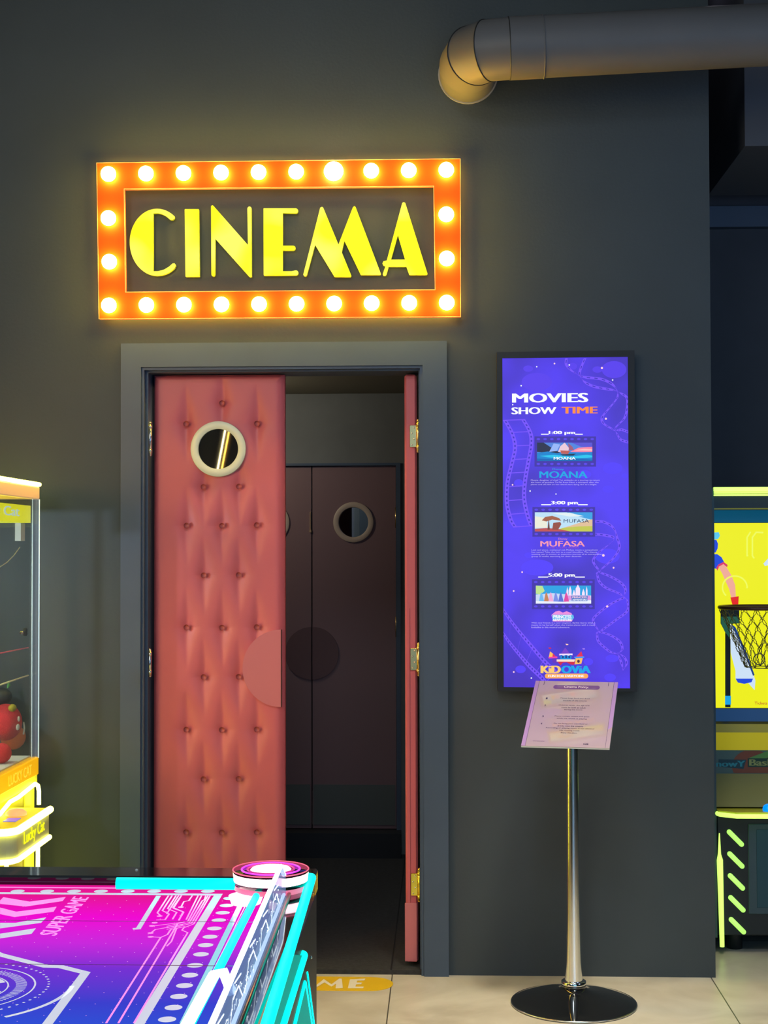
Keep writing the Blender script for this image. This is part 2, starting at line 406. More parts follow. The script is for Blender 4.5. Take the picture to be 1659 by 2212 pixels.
# half-round push plate
q = MB(); cpt = Vector((-0.590, LF+0.004, 1.083)); pts = arc(cpt, 0.140, PI/2, 3*PI/2, 40, X_, Z_)
q.poly([pts], FR, 0.014, m_red_flat); obj('push_plate', q, d1)
q = MB(); q.box((-0.590, LF+0.002, 0.943), (-0.5875, LF-0.012, 1.223), mat('groove_black', (0.05, 0.012, 0.012), 0.6)); obj('push_plate_edge', q, d1)
def hinge(parent, xk, zc, leafside, mm, ln=0.115, yk=0.028):
    q = MB(); q.tube([(xk, yk, zc-ln/2), (xk, yk, zc+ln/2)], 0.0068, mm, 12); h = obj('hinge', q, parent)
    for s_ in (-1, 1):
        q = MB(); q.tube([(xk, yk, zc+s_*(ln/2-0.014)-0.006), (xk, yk, zc+s_*(ln/2-0.014)+0.006)], 0.0082, mm, 12); q.ball((xk, yk, zc+s_*ln/2), 0.0066, mm, 10); obj('hinge_tip', q, h)
    if leafside:
        q = MB(); q.box((xk-0.030, yk+0.006, zc-ln*0.36), (xk-0.004, yk+0.012, zc+ln*0.36), mm, 0.001)
        for i in range(4): q.ball((xk-0.022+0.008*(i % 2), yk+0.006, zc-ln*0.28+ln*0.56*i/3), 0.0034, m_steel, 8)
        obj('hinge_plate', q, h)
for zc in (1.916, 1.104, 0.31): hinge(d1, -1.064, zc, False, m_steel, 0.115 if zc > 1.5 else 0.092)
# right leaf, swung open into the vestibule: its hinge edge faces the room
q = MB(); q.box((-0.140, 0.050, 0.03), (-0.096, 0.525, 2.147), m_red, 0.007)
d2 = obj('door_2', q, origin=(-0.09, 0.05, 0.03))
tag(d2, 'open right leaf of the red double door, seen edge-on with brass hinges', 'door', kind='structure')
q = MB(); q.box((-0.1235, 0.0485, 0.034), (-0.1225, 0.0495, 1.3), mat('seam_red', (0.2, 0.03, 0.03), 0.6)); obj('edge_seam', q, d2)
q = MB(); q.box((-0.143, 0.043, 0.035), (-0.100, 0.0492, 0.243), m_red_flat, 0.001); obj('edge_kick_strip', q, d2)
for zc, mm in ((1.922, m_brass), (1.117, m_brass), (0.31, mat('bright_brass', (0.9, 0.7, 0.08), 0.22, metal=1))): hinge(d2, -0.091, zc, True, mm, 0.11, 0.034)
# inner double door
def flat_leaf(name, x0, x1, z0, z1, cx, cz, y, label):
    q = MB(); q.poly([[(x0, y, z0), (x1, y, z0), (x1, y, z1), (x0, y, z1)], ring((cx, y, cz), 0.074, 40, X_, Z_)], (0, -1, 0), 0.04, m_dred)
    d = obj(name, q, origin=(x0, y, z0)); tag(d, label, 'door', kind='structure')
    porthole(d, cx, cz, y-0.04, 0.100, 0.074, glass('clear_pane', (0.85, 0.9, 0.9), 0.02), mat('tan_ring', (0.40, 0.32, 0.26), 0.5))
    q = MB(); q.box((x0+0.004, y-0.042, z0+0.018), (x1-0.006, y-0.0455, z0+0.215), mat('kick_steel', (0.10, 0.11, 0.10), 0.45, metal=0.3)); obj('kick_plate', q, d)
    q = MB(); e = x0 if cx > -0.6 else x1
    q.poly([arc((e, y-0.041, 1.0), 0.13, -PI/2, PI/2, 30, X_ if cx > -0.6 else -X_, Z_)], FR, 0.008, mat('shaded_red_plate', (0.10, 0.05, 0.052), 0.5)); obj('push_plate', q, d)  # plate colour is likewise darkened for the shade
    return d
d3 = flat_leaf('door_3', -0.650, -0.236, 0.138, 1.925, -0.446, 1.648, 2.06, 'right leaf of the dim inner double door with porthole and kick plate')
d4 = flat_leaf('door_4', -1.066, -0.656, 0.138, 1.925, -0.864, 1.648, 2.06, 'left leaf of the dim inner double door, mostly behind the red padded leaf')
q = MB(); q.box((-0.662, 2.010, 1.60), (-0.658, 2.019, 1.70), m_brass); q.box((-0.664, 2.008, 1.598), (-0.655, 2.019, 1.612), m_brass); obj('latch_bolt', q, d3)
for zc in (1.67, 1.13): q = MB(); q.tube([(-0.236, 2.010, zc-0.05), (-0.236, 2.010, zc+0.05)], 0.003, m_brass, 8); obj('hinge', q, d3)

# ================================================================== CINEMA SIGN
sg = thing('marquee_sign', 'lit orange bulb-framed sign with yellow letters above the red doors', 'sign', (-0.59, 0, 2.34))
def m_framefn():
    m = mat('lit_orange_acrylic', (0.42, 0.028, 0.0), 0.5, emit=(0.80, 0.045, 0.0), es=0.85, spec=0.15); return m
m_sf = m_framefn(); m_sfe = mat('orange_sign_edge', (0.8, 0.2, 0.08), 0.4, emit=(0.9, 0.12, 0.03), es=0.7)
outer = [ay(*p, -0.055) for p in ((209, 352), (994, 343), (995, 684), (214, 689))]
inner = [ay(*p, -0.055) for p in ((268, 408), (937, 402), (940, 626), (271, 631))]
q = MB(); q.poly([[p+Vector((0, 0.022, 0)) for p in outer], [p+Vector((0, 0.022, 0)) for p in inner]], FR, 0.022, m_sf, m_sfe)
for lp in (outer, inner): q.line([Vector(p) for p in lp], 0.0022, FR, m_sfe, 0.0006, True)
obj('frame', q, sg)
for px, py in ((240, 380), (960, 375), (240, 655), (960, 650)):
    q = MB(); p = ay(px, py, 0); q.box((p.x-0.012, 0, p.z-0.012), (p.x+0.012, -0.0325, p.z+0.012), m_black); obj('mounting_bracket', q, sg)
m_halo = mat('added_bloom_glow', (0.8, 0.6, 0.3), 0.4, emit=(1.0, 0.72, 0.10), es=34.0)  # stands in for lens bloom around the sign
hq = [ay(*p, -0.026) for p in ((224, 366), (979, 357), (980, 670), (228, 674))]
q = MB(); q.tube(hq, 0.005, m_halo, 8, closed=True); obj('added_glow_strip', q, sg)  # strip added behind the frame to throw a bloom-like glow on the wall
m_bulb = mat('lit_bulb', (1, 0.9, 0.7), 0.3, emit=(1.0, 0.64, 0.07), es=95.0)
m_bulb2 = mat('brightest_bulb', (1, 0.9, 0.7), 0.3, emit=(1.0, 0.64, 0.22), es=110.0)
bl = []
for i in range(10):
    bl.append((236+(964-236)*i/9, 378-9*i/9)); bl.append((237+(965-237)*i/9, 661-6*i/9))
bl += [(236, 473), (964, 465), (238, 567), (965, 560)]
for px, py in bl:
    big = abs(px-721) < 5 and py < 400
    p = ay(px, py, -0.06); R = 0.0345 if big else 0.0275
    q = MB(); q.lathe([(R*0.6, -0.004), (R*0.75, 0.002), (R*0.93, 0.009), (R, 0.018), (R*0.94, 0.027), (R*0.75, 0.035), (R*0.45, 0.041), (R*0.2, 0.043), (0.0002, 0.0435)], (p.x, -0.0555, p.z), m_bulb2 if big else m_bulb, 24, 'y')
    o = obj('light_bulb', q, sg)
m_let = mat('lit_yellow_letter', (0.25, 0.25, 0.0), 0.6, emit=(0.90, 0.92, 0.0), es=1.0)
# uneven LED brightness across the letter faces
nt = m_let.node_tree; bs = nt.nodes['Principled BSDF']; tcn = nt.nodes.new('ShaderNodeTexCoord'); nn = nt.nodes.new('ShaderNodeTexNoise'); nn.inputs['Scale'].default_value = 5; nn.inputs['Detail'].default_value = 1
rr_ = nt.nodes.new('ShaderNodeValToRGB'); rr_.color_ramp.elements[0].color = (0.90, 0.93, 0.0, 1); rr_.color_ramp.elements[1].color = (0.97, 1.0, 0.14, 1)
rr_.color_ramp.elements[0].position = 0.45; rr_.color_ramp.elements[1].position = 0.62
nt.links.new(tcn.outputs['Object'], nn.inputs['Vector']); nt.links.new(nn.outputs['Fac'], rr_.inputs['Fac']); nt.links.new(rr_.outputs['Color'], bs.inputs['Emission Color'])
m_lets = mat('letter_edge', (0.3, 0.35, 0.02), 0.5, emit=(0.25, 0.30, 0.0), es=0.5)
def z1(u, v): return ay(190+u/3.95, 320+v/3.95, -0.022)
def z2(u, v): return ay(600+u/3.95, 320+v/3.95, -0.022)
def cap(cx, cy, r, a0, a1, n=6): return [(cx+r*math.cos(math.radians(a0+(a1-a0)*i/n)), cy-r*math.sin(math.radians(a0+(a1-a0)*i/n))) for i in range(n+1)]
Cl = [(590+234*math.cos(math.radians(a)), 803-286*math.sin(math.radians(a))) for a in range(50, 311, 5)]
Cl = Cl+[(750, 998), (738, 982), (722, 984), (690, 1012), (650, 1036), (600, 1050), (558, 1050), (558, 557), (590, 554), (630, 561), (670, 583), (700, 610), (722, 613), (738, 600)]
L_C = [Cl]
L_I = [[(828, 520), (944, 520), (947, 524), (953, 1092), (950, 1096), (836, 1098), (832, 1094), (825, 524)]]
L_N = [[(1050, 495), (1062, 486), (1072, 494), (1365, 826), (1360, 515)]+cap(1378, 515, 17, 180, 0)+[(1397, 1095), (1385, 1101), (1375, 1096), (1087, 774), (1085, 1078)]+cap(1069, 1078, 16, 0, -180)]
L_E = [[(-122, 517), (-118, 513), (155, 513)]+cap(153, 535, 21, 90, -90)+[(43, 553), (43, 832), (130, 832)]+cap(131, 852, 20, 90, -90)+[(43, 872), (43, 1050), (120, 1050)]+[(155, 1042)]+cap(155, 1064, 21, 80, -90)+[(-118, 1087), (-120, 1084)]]
L_M = [[(362, 508), (378, 500), (388, 508), (518, 822), (641, 505), (653, 494), (664, 502), (880, 1072), (876, 1081), (708, 1081), (568, 790), (546, 888), (628, 1088), (622, 1098), (484, 1098), (318, 825), (249, 1080), (240, 1092), (226, 1092), (217, 1080)]]
L_A = [[(1062, 468), (1075, 460), (1088, 468), (1278, 1072), (1272, 1081), (1122, 1081), (1097, 1010), (947, 1010), (927, 1078), (918, 1088), (902, 1088), (896, 1076), (918, 1008), (902, 1002), (893, 984), (902, 965), (930, 958)], [(1025, 742), (966, 951), (1086, 951)]]
for L, f_ in ((L_C, z1), (L_I, z1), (L_N, z1), (L_E, z2), (L_M, z2), (L_A, z2)):
    q = MB(); q.poly([[f_(*p)+Vector((0, 0.014, 0)) for p in l] for l in L], FR, 0.014, m_let, m_lets); obj('letter', q, sg)

# ================================================================== DIGITAL DISPLAY
YD = -0.050
dp = thing('digital_display', 'tall wall-mounted screen showing purple movie schedule, right of the doors', 'screen', (0.437, 0, 0.985))
def wx(px, py, Y=YD): return ay(px, py, Y)
q = MB()
fo = [wx(1073, 761), wx(1370, 757), wx(1375, 1494), wx(1075, 1493)]; fi = [wx(1085, 774), wx(1356, 771), wx(1361, 1487), wx(1088, 1484)]
q.poly([[p+Vector((0, 0.046, 0)) for p in fo], [p+Vector((0, 0.046, 0)) for p in fi]], FR, 0.052, m_black); q.box((fo[0].x+0.01, -0.012, fo[3].z+0.01), (fo[1].x-0.01, -0.001, fo[0].z-0.01), m_black)
obj('bezel', q, dp)
m_pur = mat('display_purple', (0.01, 0.01, 0.02), 0.3, emit=s2l((76, 50, 214)), es=1.0)
nt = m_pur.node_tree; bs = nt.nodes['Principled BSDF']; tcn = nt.nodes.new('ShaderNodeTexCoord'); nn = nt.nodes.new('ShaderNodeTexNoise'); nn.inputs['Scale'].default_value = 3.5
rr_ = nt.nodes.new('ShaderNodeValToRGB'); rr_.color_ramp.elements[0].color = (*s2l((70, 46, 190)), 1); rr_.color_ramp.elements[1].color = (*s2l((84, 56, 242)), 1)
rr_.color_ramp.elements[0].position = 0.38; rr_.color_ramp.elements[1].position = 0.6
nt.links.new(tcn.outputs['Object'], nn.inputs['Vector']); nt.links.new(nn.outputs['Fac'], rr_.inputs['Fac']); nt.links.new(rr_.outputs['Color'], bs.inputs['Emission Color'])
q = MB(); q.poly([[p+Vector((0, 0.010, 0)) for p in fi]], FR, 0.010, m_pur); pan = obj('screen_panel', q, dp)
def D5(u, v): return (1060+u/4.88, 740+v/4.88)
def D6(u, v): return (1060+u/4.88, 1060+v/4.88)
def D7(u, v): return (1060+u/4.88, 1370+v/4.88)
XMIN, XMAX = 1086.5, 1358.5
def clampx(p): return (min(max(p[0], XMIN), XMAX), min(max(p[1], 774), 1483))
def dpoly(q, pts, m, lift=0.0006): q.poly([[wx(*clampx(p))+FR*lift for p in pts]], FR, 0, m)
def dell(q, c, rx, ry, m, lift=0.0004, n=28): dpoly(q, [(c[0]+rx*math.cos(2*PI*i/n), c[1]+ry*math.sin(2*PI*i/n)) for i in range(n)], m, lift)
def dtext(q, s, x0, y0, x1, y1, m, bold=0.0, lift=0.0012, slope=0.0, Y=YD):
    O = wx(x0, y1, Y); u = wx(x1, y1+slope, Y)-O; v = wx(x0, y0, Y)-O; q.text(s, O, u, v, FR, m, bold, lift)
m_vio = screen('violet', (118, 78, 250)); m_hole = screen('film_hole', (58, 40, 185)); m_blob = screen('blob', (84, 60, 250)); m_blob2 = screen('blob_dark', (88, 58, 236))
q = MB()
for u, v, rx, ry in ((395, 275, 52, 34), (485, 415, 160, 95), (865, 250, 45, 36), (1125, 285, 52, 34), (1300, 285, 130, 90)): dell(q, D5(u, v), rx/4.88, ry/4.88, m_blob2)
for u, v, rx, ry in ((1285, 1325, 105, 62), (1240, 1545, 62, 38), (990, 1390, 70, 45), (1412, 1405, 34, 24), (295, 1480, 50, 40)): dell(q, D5(u, v), rx/4.88, ry/4.88, m_blob)
for u, v, rx, ry in ((490, 810, 170, 85), (400, 680, 46, 30), (1230, 690, 130, 80)): dell(q, D6(u, v), rx/4.88, ry/4.88, m_blob)
for u, v, rx, ry in ((1030, 290, 50, 38), (315, 370, 55, 40), (1258, 455, 62, 40), (1280, 255, 70, 40)): dell(q, D7(u, v), rx/4.88, ry/4.88, m_blob)
obj('colour_blobs', q, pan)
def lerp2(P, t):
    L = [0]
    for i in range(1, len(P)): L.append(L[-1]+math.dist(P[i], P[i-1]))
    s = t*L[-1]
    for i in range(1, len(P)):
        if s <= L[i] or i == len(P)-1:
            k = (s-L[i-1])/max(1e-9, L[i]-L[i-1]); return (P[i-1][0]+(P[i][0]-P[i-1][0])*k, P[i-1][1]+(P[i][1]-P[i-1][1])*k)
def smooth(P, n=6):
    out = []
    for i in range(len(P)-1):
        p0 = P[max(i-1, 0)]; p1 = P[i]; p2 = P[i+1]; p3 = P[min(i+2, len(P)-1)]
        for k in range(n):
            t = k/n; out.append(tuple(0.5*((2*p1[j])+(-p0[j]+p2[j])*t+(2*p0[j]-5*p1[j]+4*p2[j]-p3[j])*t*t+(-p0[j]+3*p1[j]-3*p2[j]+p3[j])*t**3) for j in (0, 1)))
    out.append(P[-1]); return out
def film(q, A, B, rail=40, rungs=6, nh=22, f=D5, m=None, inner=True):
    """film strip between edge lines A and B, both drawn in zoomed display coordinates"""
    A = smooth(A); B = smooth(B); N = 40; m = m or m_vio
    ra = [lerp2(A, i/N) for i in range(N+1)]; rb = [lerp2(B, i/N) for i in range(N+1)]
    def mix(p, r, k): return (p[0]+(r[0]-p[0])*k, p[1]+(r[1]-p[1])*k)
    def wd(i): return max(12, math.dist(ra[i], rb[i]))
    for P, Q in ((ra, rb), (rb, ra)):
        for i in range(N):
            k0 = min(0.32, rail/wd(i)); k1 = min(0.32, rail/wd(i+1))
            dpoly(q, [f(*P[i]), f(*P[i+1]), f(*mix(P[i+1], Q[i+1], k1)), f(*mix(P[i], Q[i], k0))], m, 0.0006)
        for h in range(nh):
            t = (h+0.5)/nh; ii = t*N; i = int(ii); k = ii-i; a = mix(P[i], P[min(i+1, N)], k); c = mix(Q[i], Q[min(i+1, N)], k)
            w_ = max(12, math.dist(a, c)); kk = min(0.32, rail/w_)
            i2 = min(N, int((t+0.45/nh)*N)+1); a2 = lerp2(P, min(1, t+0.22/nh)); a1 = lerp2(P, max(0, t-0.22/nh)); c2 = lerp2(Q, min(1, t+0.22/nh)); c1 = lerp2(Q, max(0, t-0.22/nh))
            dpoly(q, [f(*mix(a1, c1, kk*0.33)), f(*mix(a2, c2, kk*0.33)), f(*mix(a2, c2, kk*0.68)), f(*mix(a1, c1, kk*0.68))], m_hole, 0.0009)
    for r in range(rungs):
        t = r/(rungs-1) if rungs > 1 else 0.5; a = lerp2(ra, t); c = lerp2(rb, t); e = 5
        dpoly(q, [f(a[0], a[1]-e), f(c[0], c[1]-e), f(c[0], c[1]+e), f(a[0], a[1]+e)], m, 0.00075)
q = MB()
film(q, [(128, 820), (205, 960), (235, 1110), (200, 1280), (155, 1480), (150, 1700), (190, 1870), (235, 1945)], [(365, 812), (440, 950), (450, 1080), (420, 1250), (385, 1450), (375, 1640), (410, 1820), (450, 1930)], 44, 9, 26); obj('film_strip', q, pan)
q = MB()
film(q, [(110, 1200), (200, 1330), (310, 1470), (430, 1610), (560, 1760), (700, 1900), (860, 2010)][:6], [(110, 1490), (180, 1600), (290, 1740), (400, 1870), (520, 1985), (560, 2040)], 44, 6, 20, D6); obj('film_strip', q, pan)
for A, B, f, nh in (
    ([(785, 160), (790, 250), (920, 340), (1160, 370), (1290, 430), (1335, 510)], [(1010, 160), (950, 320), (980, 420), (1080, 475), (1200, 500), (1335, 515)], D5, 9),
    ([(1335, 500), (1320, 590), (1230, 700), (1160, 790), (1180, 860), (1300, 930)], [(1330, 510), (1445, 570), (1450, 700), (1420, 800), (1340, 880), (1310, 925)], D5, 9),
    ([(1310, 925), (1380, 905), (1450, 930)], [(1310, 925), (1360, 1030), (1450, 1065)], D5, 5),
    ([(1100, 310), (1190, 315), (1290, 370), (1340, 480), (1370, 600), (1300, 720), (1150, 850)], [(1075, 470), (1180, 480), (1300, 510), (1250, 560), (1140, 640), (1065, 740), (1145, 860)], D6, 12),
    ([(1145, 850), (1260, 890), (1380, 960), (1435, 1040), (1400, 1120)], [(1110, 870), (1130, 960), (1200, 1030), (1320, 1080), (1410, 1125)], D6, 9),
    ([(1400, 1115), (1250, 1190), (1120, 1290), (1065, 1370), (1140, 1490)], [(1450, 1160), (1455, 1270), (1330, 1370), (1220, 1450), (1150, 1500)], D6, 11),
    ([(1150, 1480), (1260, 1510), (1370, 1580), (1400, 1670), (1340, 1720)], [(1110, 1500), (1120, 1590), (1200, 1670), (1260, 1710), (1340, 1725)], D6, 8),
    ([(1335, 190), (1420, 240), (1445, 310), (1400, 375)], [(1335, 190), (1350, 260), (1375, 330), (1390, 378)], D7, 4)):
    q = MB(); film(q, A, B, 28, 2, nh, f); obj('film_ribbon', q, pan)
m_wh = screen('white', (250, 252, 255)); m_pk = screen('pinkish', (255, 205, 225)); m_or = screen('orange', (255, 140, 50), 1.0); m_lil = screen('lilac_text', (205, 190, 250))
q = MB()
for f, u, v, r in ((D5, 672, 222, 9), (D5, 485, 255, 7), (D5, 828, 236, 8), (D5, 1172, 268, 12), (D5, 1285, 395, 8), (D5, 321, 455, 8), (D5, 232, 655, 7), (D5, 1214, 803, 11), (D5, 230, 1500, 9), (D5, 415, 1565, 8), (D5, 688, 1597, 7), (D6, 1187, 682, 14), (D6, 1295, 812, 10), (D6, 331, 858, 9), (D6, 242, 1057, 9), (D6, 1228, 1220, 12), (D7, 243, 398, 9), (D7, 428, 462, 8)):
    dell(q, f(u, v), r/4.88, r/4.88, m_pk if r > 8 else m_wh, 0.001, 10)
obj('sparkles', q, pan)
q = MB(); dtext(q, 'MOVIES', 1106, 850, 1271, 870, m_wh, 0.03, slope=-1); obj('lettering', q, pan)
q = MB(); dtext(q, 'SHOW', 1104.5, 880, 1202, 895, m_wh, 0.03, slope=-0.7); obj('lettering', q, pan)
q = MB(); dtext(q, 'TIME', 1213, 879, 1291, 893.5, m_or, 0.03, slope=-0.5); obj('lettering', q, pan)
times = [('1:00 pm', D5(610, 932), D5(890, 975), D5(530, 962), D5(970, 972)), ('3:00 pm', D6(636, 108), D6(920, 155), D6(532, 143), D6(1022, 153)), ('5:00 pm', D6(605, 870), D6(888, 917), D6(500, 905), D6(992, 916))]
for s, a, c, l0, l1 in times:
    q = MB(); dtext(q, s, a[0], a[1], c[0], c[1], m_wh, 0.035)
    dpoly(q, [(l0[0], l0[1]), (a[0], l0[1]), (a[0], l1[1]), (l0[0], l1[1])], m_wh, 0.0012); dpoly(q, [(c[0], l0[1]), (l1[0], l0[1]), (l1[0], l1[1]), (c[0], l1[1])], m_wh, 0.0012)
    obj('show_time', q, pan)
m_fr = screen('film_frame', (64, 44, 165)); m_frh = screen('film_frame_hole', (88, 62, 232))
def frame(f, x0, y0, x1, y1, px0, py0, px1, py1):
    q = MB(); dpoly(q, [f(x0, y0), f(x1, y0), f(x1, y1), f(x0, y1)], m_fr, 0.001)
    for i in range(9):
        u = x0+40+(x1-x0-80)*i/8
        dell(q, f(u, y0+28), 4, 2.4, m_frh, 0.0013, 12); dell(q, f(u, y1-28), 4, 2.4, m_frh, 0.0013, 12)
    fr = obj('poster_frame', q, pan)
    def P(u, v): return f(px0+(px1-px0)*u, py0+(py1-py0)*v)
    return fr, P
def pp(q, P, pts, m, l): dpoly(q, [P(*p) for p in pts], m, l)
S = screen
# 1: a sailing boat on a bright sea
fr, P = frame(D5, 462, 990, 1110, 1308, 488, 1055, 1070, 1250); q = MB()
pp(q, P, [(0, 0), (1, 0), (1, 1), (0, 1)], S('sky1', (80, 130, 220)), 0.0015)
pp(q, P, [(0, 0), (0.12, 0), (0.3, 0.35), (0.45, 0.6), (0, 0.5)], S('storm', (38, 40, 66)), 0.0017)
pp(q, P, [(0.62, 0), (1, 0), (1, 0.25), (0.8, 0.22)], S('skyviolet', (90, 80, 210)), 0.0017)
pp(q, P, [(0.6, 0.5), (0.75, 0.28), (1, 0.22), (1, 0.5)], S('sunset', (255, 130, 160)), 0.0017)
pp(q, P, [(0.68, 0.42), (0.85, 0.33), (1, 0.36), (1, 0.44)], S('sunset2', (255, 190, 190)), 0.0019)
pp(q, P, [(0.3, 0.05), (0.42, 0.1), (0.36, 0.45), (0.22, 0.5)], S('cloud1', (150, 180, 245)), 0.0018)
pp(q, P, [(0, 0.55), (0.2, 0.48), (0.35, 0.58), (0.6, 0.52), (0.8, 0.56), (1, 0.5), (1, 1), (0, 1)], S('sea', (20, 130, 205)), 0.0021)
pp(q, P, [(0.05, 0.72), (0.3, 0.66), (0.6, 0.75), (0.9, 0.66), (1, 0.7), (1, 0.8), (0.6, 0.88), (0.2, 0.8)], S('sea2', (40, 195, 235)), 0.0023)
pp(q, P, [(0, 0.86), (0.3, 0.9), (0.7, 0.84), (1, 0.92), (1, 1), (0, 1)], S('sea3', (10, 100, 180)), 0.0023)
pp(q, P, [(0.5, 0.0), (0.58, 0.3), (0.56, 0.52), (0.38, 0.5), (0.42, 0.2)], S('sail', (236, 200, 215)), 0.0025)
pp(q, P, [(0.56, 0.02), (0.64, 0.22), (0.67, 0.42), (0.58, 0.4)], S('sail2', (160, 90, 120)), 0.0026)
pp(q, P, [(0.42, 0.42), (0.6, 0.44), (0.56, 0.62), (0.44, 0.6)], S('hull', (190, 90, 80)), 0.0027)
pp(q, P, [(0.42, 0.64), (0.7, 0.6), (0.66, 0.7), (0.46, 0.7)], S('hullshade', (30, 45, 60)), 0.0028)
a, c = P(0.3, 0.78), P(0.7, 0.92); dtext(q, 'MOANA', a[0], a[1], c[0], c[1], m_wh, 0.02, 0.003)
obj('movie_picture', q, fr)
m_ti = screen('teal', (20, 165, 225)); q = MB(); a = D5(512, 1352); c = D5(1020, 1428); dtext(q, 'MOANA', a[0], a[1]+1, c[0], c[1], m_ti, 0.02)
a = D5(650, 1325); c = D5(772, 1350); dtext(q, 'Disney', a[0], a[1], c[0], c[1], m_ti); obj('lettering', q, pan)
def para(f, x0, y0, w, lines, lh=23):
    q = MB()
    for i, (s, ww) in enumerate(lines):
        a = f(x0, y0+i*lh); c = f(x0+w*ww, y0+i*lh+17); dtext(q, s, a[0], a[1], c[0], c[1], m_lil)
    obj('small_print', q, pan)
para(D5, 423, 1444, 725, [('Moana, daughter of chief Tui, embarks on a journey to return', 1), ('the heart of goddess Te Fiti from Maui, a demigod, after the', 0.985), ('plants and the fish on her island start dying due to a blight.', 0.96)])
# 2: savanna
fr, P = frame(D6, 440, 172, 1100, 485, 465, 228, 1072, 430); q = MB()
pp(q, P, [(0, 0), (1, 0), (1, 1), (0, 1)], S('sky2', (190, 225, 245)), 0.0015)
pp(q, P, [(0.55, 0), (1, 0), (1, 0.4), (0.8, 0.25)], S('sky2b', (60, 160, 225)), 0.0017)
pp(q, P, [(0.3, 0.05), (0.6, 0.02), (0.85, 0.2), (0.6, 0.22)], S('cloud2', (225, 240, 240)), 0.0018)
pp(q, P, [(0, 0.2), (0.2, 0.3), (0.22, 0.8), (0, 0.8)], S('haze2', (235, 235, 215)), 0.0018)
pp(q, P, [(0.45, 0.85), (0.7, 0.62), (0.9, 0.42), (1, 0.36), (1, 0.9)], S('hill2', (225, 190, 150)), 0.002)
pp(q, P, [(0.3, 1), (0.5, 0.8), (0.75, 0.74), (1, 0.72), (1, 1)], S('grass2', (195, 200, 70)), 0.0022)
pp(q, P, [(0, 0.86), (0.2, 0.82), (0.4, 0.86), (0.62, 1), (0, 1)], S('ground2', (190, 80, 75)), 0.0024)
pp(q, P, [(0.22, 0.9), (0.235, 0.42), (0.245, 0.42), (0.26, 0.9)], S('trunk2', (110, 60, 40)), 0.0026)
pp(q, P, [(0.12, 0.42), (0.18, 0.24), (0.3, 0.18), (0.42, 0.3), (0.46, 0.44), (0.3, 0.38), (0.2, 0.48)], S('acacia2', (165, 95, 60)), 0.0027)
pp(q, P, [(0.30, 0.9), (0.32, 0.55), (0.44, 0.5), (0.46, 0.62), (0.40, 0.92)], S('rock2', (150, 75, 55)), 0.0027)
a, c = P(0.50, 0.36), P(0.94, 0.54); dtext(q, 'MUFASA', a[0], a[1], c[0], c[1], S('navy', (25, 50, 90)), 0.0, 0.003)
obj('movie_picture', q, fr)
m_rs = screen('rose', (245, 150, 175)); q = MB(); a = D6(522, 530); c = D6(992, 588); dtext(q, 'MUFASA', a[0], a[1], c[0], c[1], m_rs, 0.018)
a = D6(712, 498); c = D6(808, 522); dtext(q, 'Disney', a[0], a[1], c[0], c[1], m_rs); a = D6(590, 594); c = D6(930, 608); dtext(q, 'THE LION KING', a[0], a[1], c[0], c[1], S('plum', (160, 75, 200))); obj('lettering', q, pan)
para(D6, 430, 618, 735, [('Lost and alone, orphaned cub Mufasa meets a sympathetic', 0.955), ('lion named Taka, the heir to a royal bloodline. The chance', 0.94), ('meeting sets in motion an expansive journey of an extraordinary', 1.03), ('group of misfits searching for their destinies.', 0.72)], 22.5)
# 3: a pastel palace
fr, P = frame(D6, 435, 935, 1096, 1248, 475, 1000, 1058, 1190); q = MB()
pp(q, P, [(0, 0), (1, 0), (1, 1), (0, 1)], S('sky3', (40, 160, 225)), 0.0015)
pp(q, P, [(0, 0.5), (0.3, 0.42), (0.6, 0.5), (1, 0.55), (1, 1), (0, 1)], S('meadow3', (200, 215, 245)), 0.0017)
pp(q, P, [(0, 0), (0.12, 0.02), (0.16, 0.3), (0.08, 0.5), (0, 0.45)], S('leaf3', (190, 225, 140)), 0.002)
for x_, w_, h_ in ((0.57, 0.03, 0.15), (0.62, 0.05, 0.1), (0.69, 0.05, 0.3), (0.76, 0.08, 0.02), (0.86, 0.05, 0.25), (0.92, 0.03, 0.12)):
    pp(q, P, [(x_-w_/2, h_+0.15), (x_, h_-0.08), (x_+w_/2, h_+0.15), (x_+w_/2, 0.6), (x_-w_/2, 0.6)], S('tower3', (245, 225, 250)), 0.0021)
pp(q, P, [(0.55, 0.55), (0.98, 0.55), (1, 0.8), (0.5, 0.8)], S('garden3', (225, 150, 220)), 0.0023)
for i, (x_, c_) in enumerate(((0.1, (110, 185, 240)), (0.19, (200, 130, 80)), (0.27, (240, 170, 215)), (0.36, (120, 140, 230)), (0.45, (90, 110, 215)), (0.55, (225, 70, 160)))):
    pp(q, P, [(x_-0.05, 0.98), (x_-0.02, 0.5), (x_, 0.36), (x_+0.02, 0.5), (x_+0.06, 0.98)], S('bloom%d' % i, c_), 0.0025)
pp(q, P, [(0, 0.85), (0.5, 0.9), (1, 0.82), (1, 1), (0, 1)], S('mist3', (235, 240, 255)), 0.0026)
pp(q, P, [(0.64, 0.56), (0.94, 0.56), (0.93, 0.86), (0.65, 0.86)], S('plate3', (80, 120, 200)), 0.0027)
a, c = P(0.66, 0.6), P(0.92, 0.70); dtext(q, 'PRINCESS', a[0], a[1], c[0], c[1], m_pk, 0.02, 0.003); a, c = P(0.66, 0.74), P(0.92, 0.84); dtext(q, 'ADVENTURE', a[0], a[1], c[0], c[1], m_wh, 0.02, 0.003)
obj('movie_picture', q, fr)
q = MB(); dpoly(q, [D6(*p) for p in ((640, 1310), (680, 1275), (720, 1265), (760, 1285), (800, 1270), (850, 1290), (875, 1340), (855, 1378), (655, 1378))], S('pinkcloud', (235, 140, 220)), 0.001)
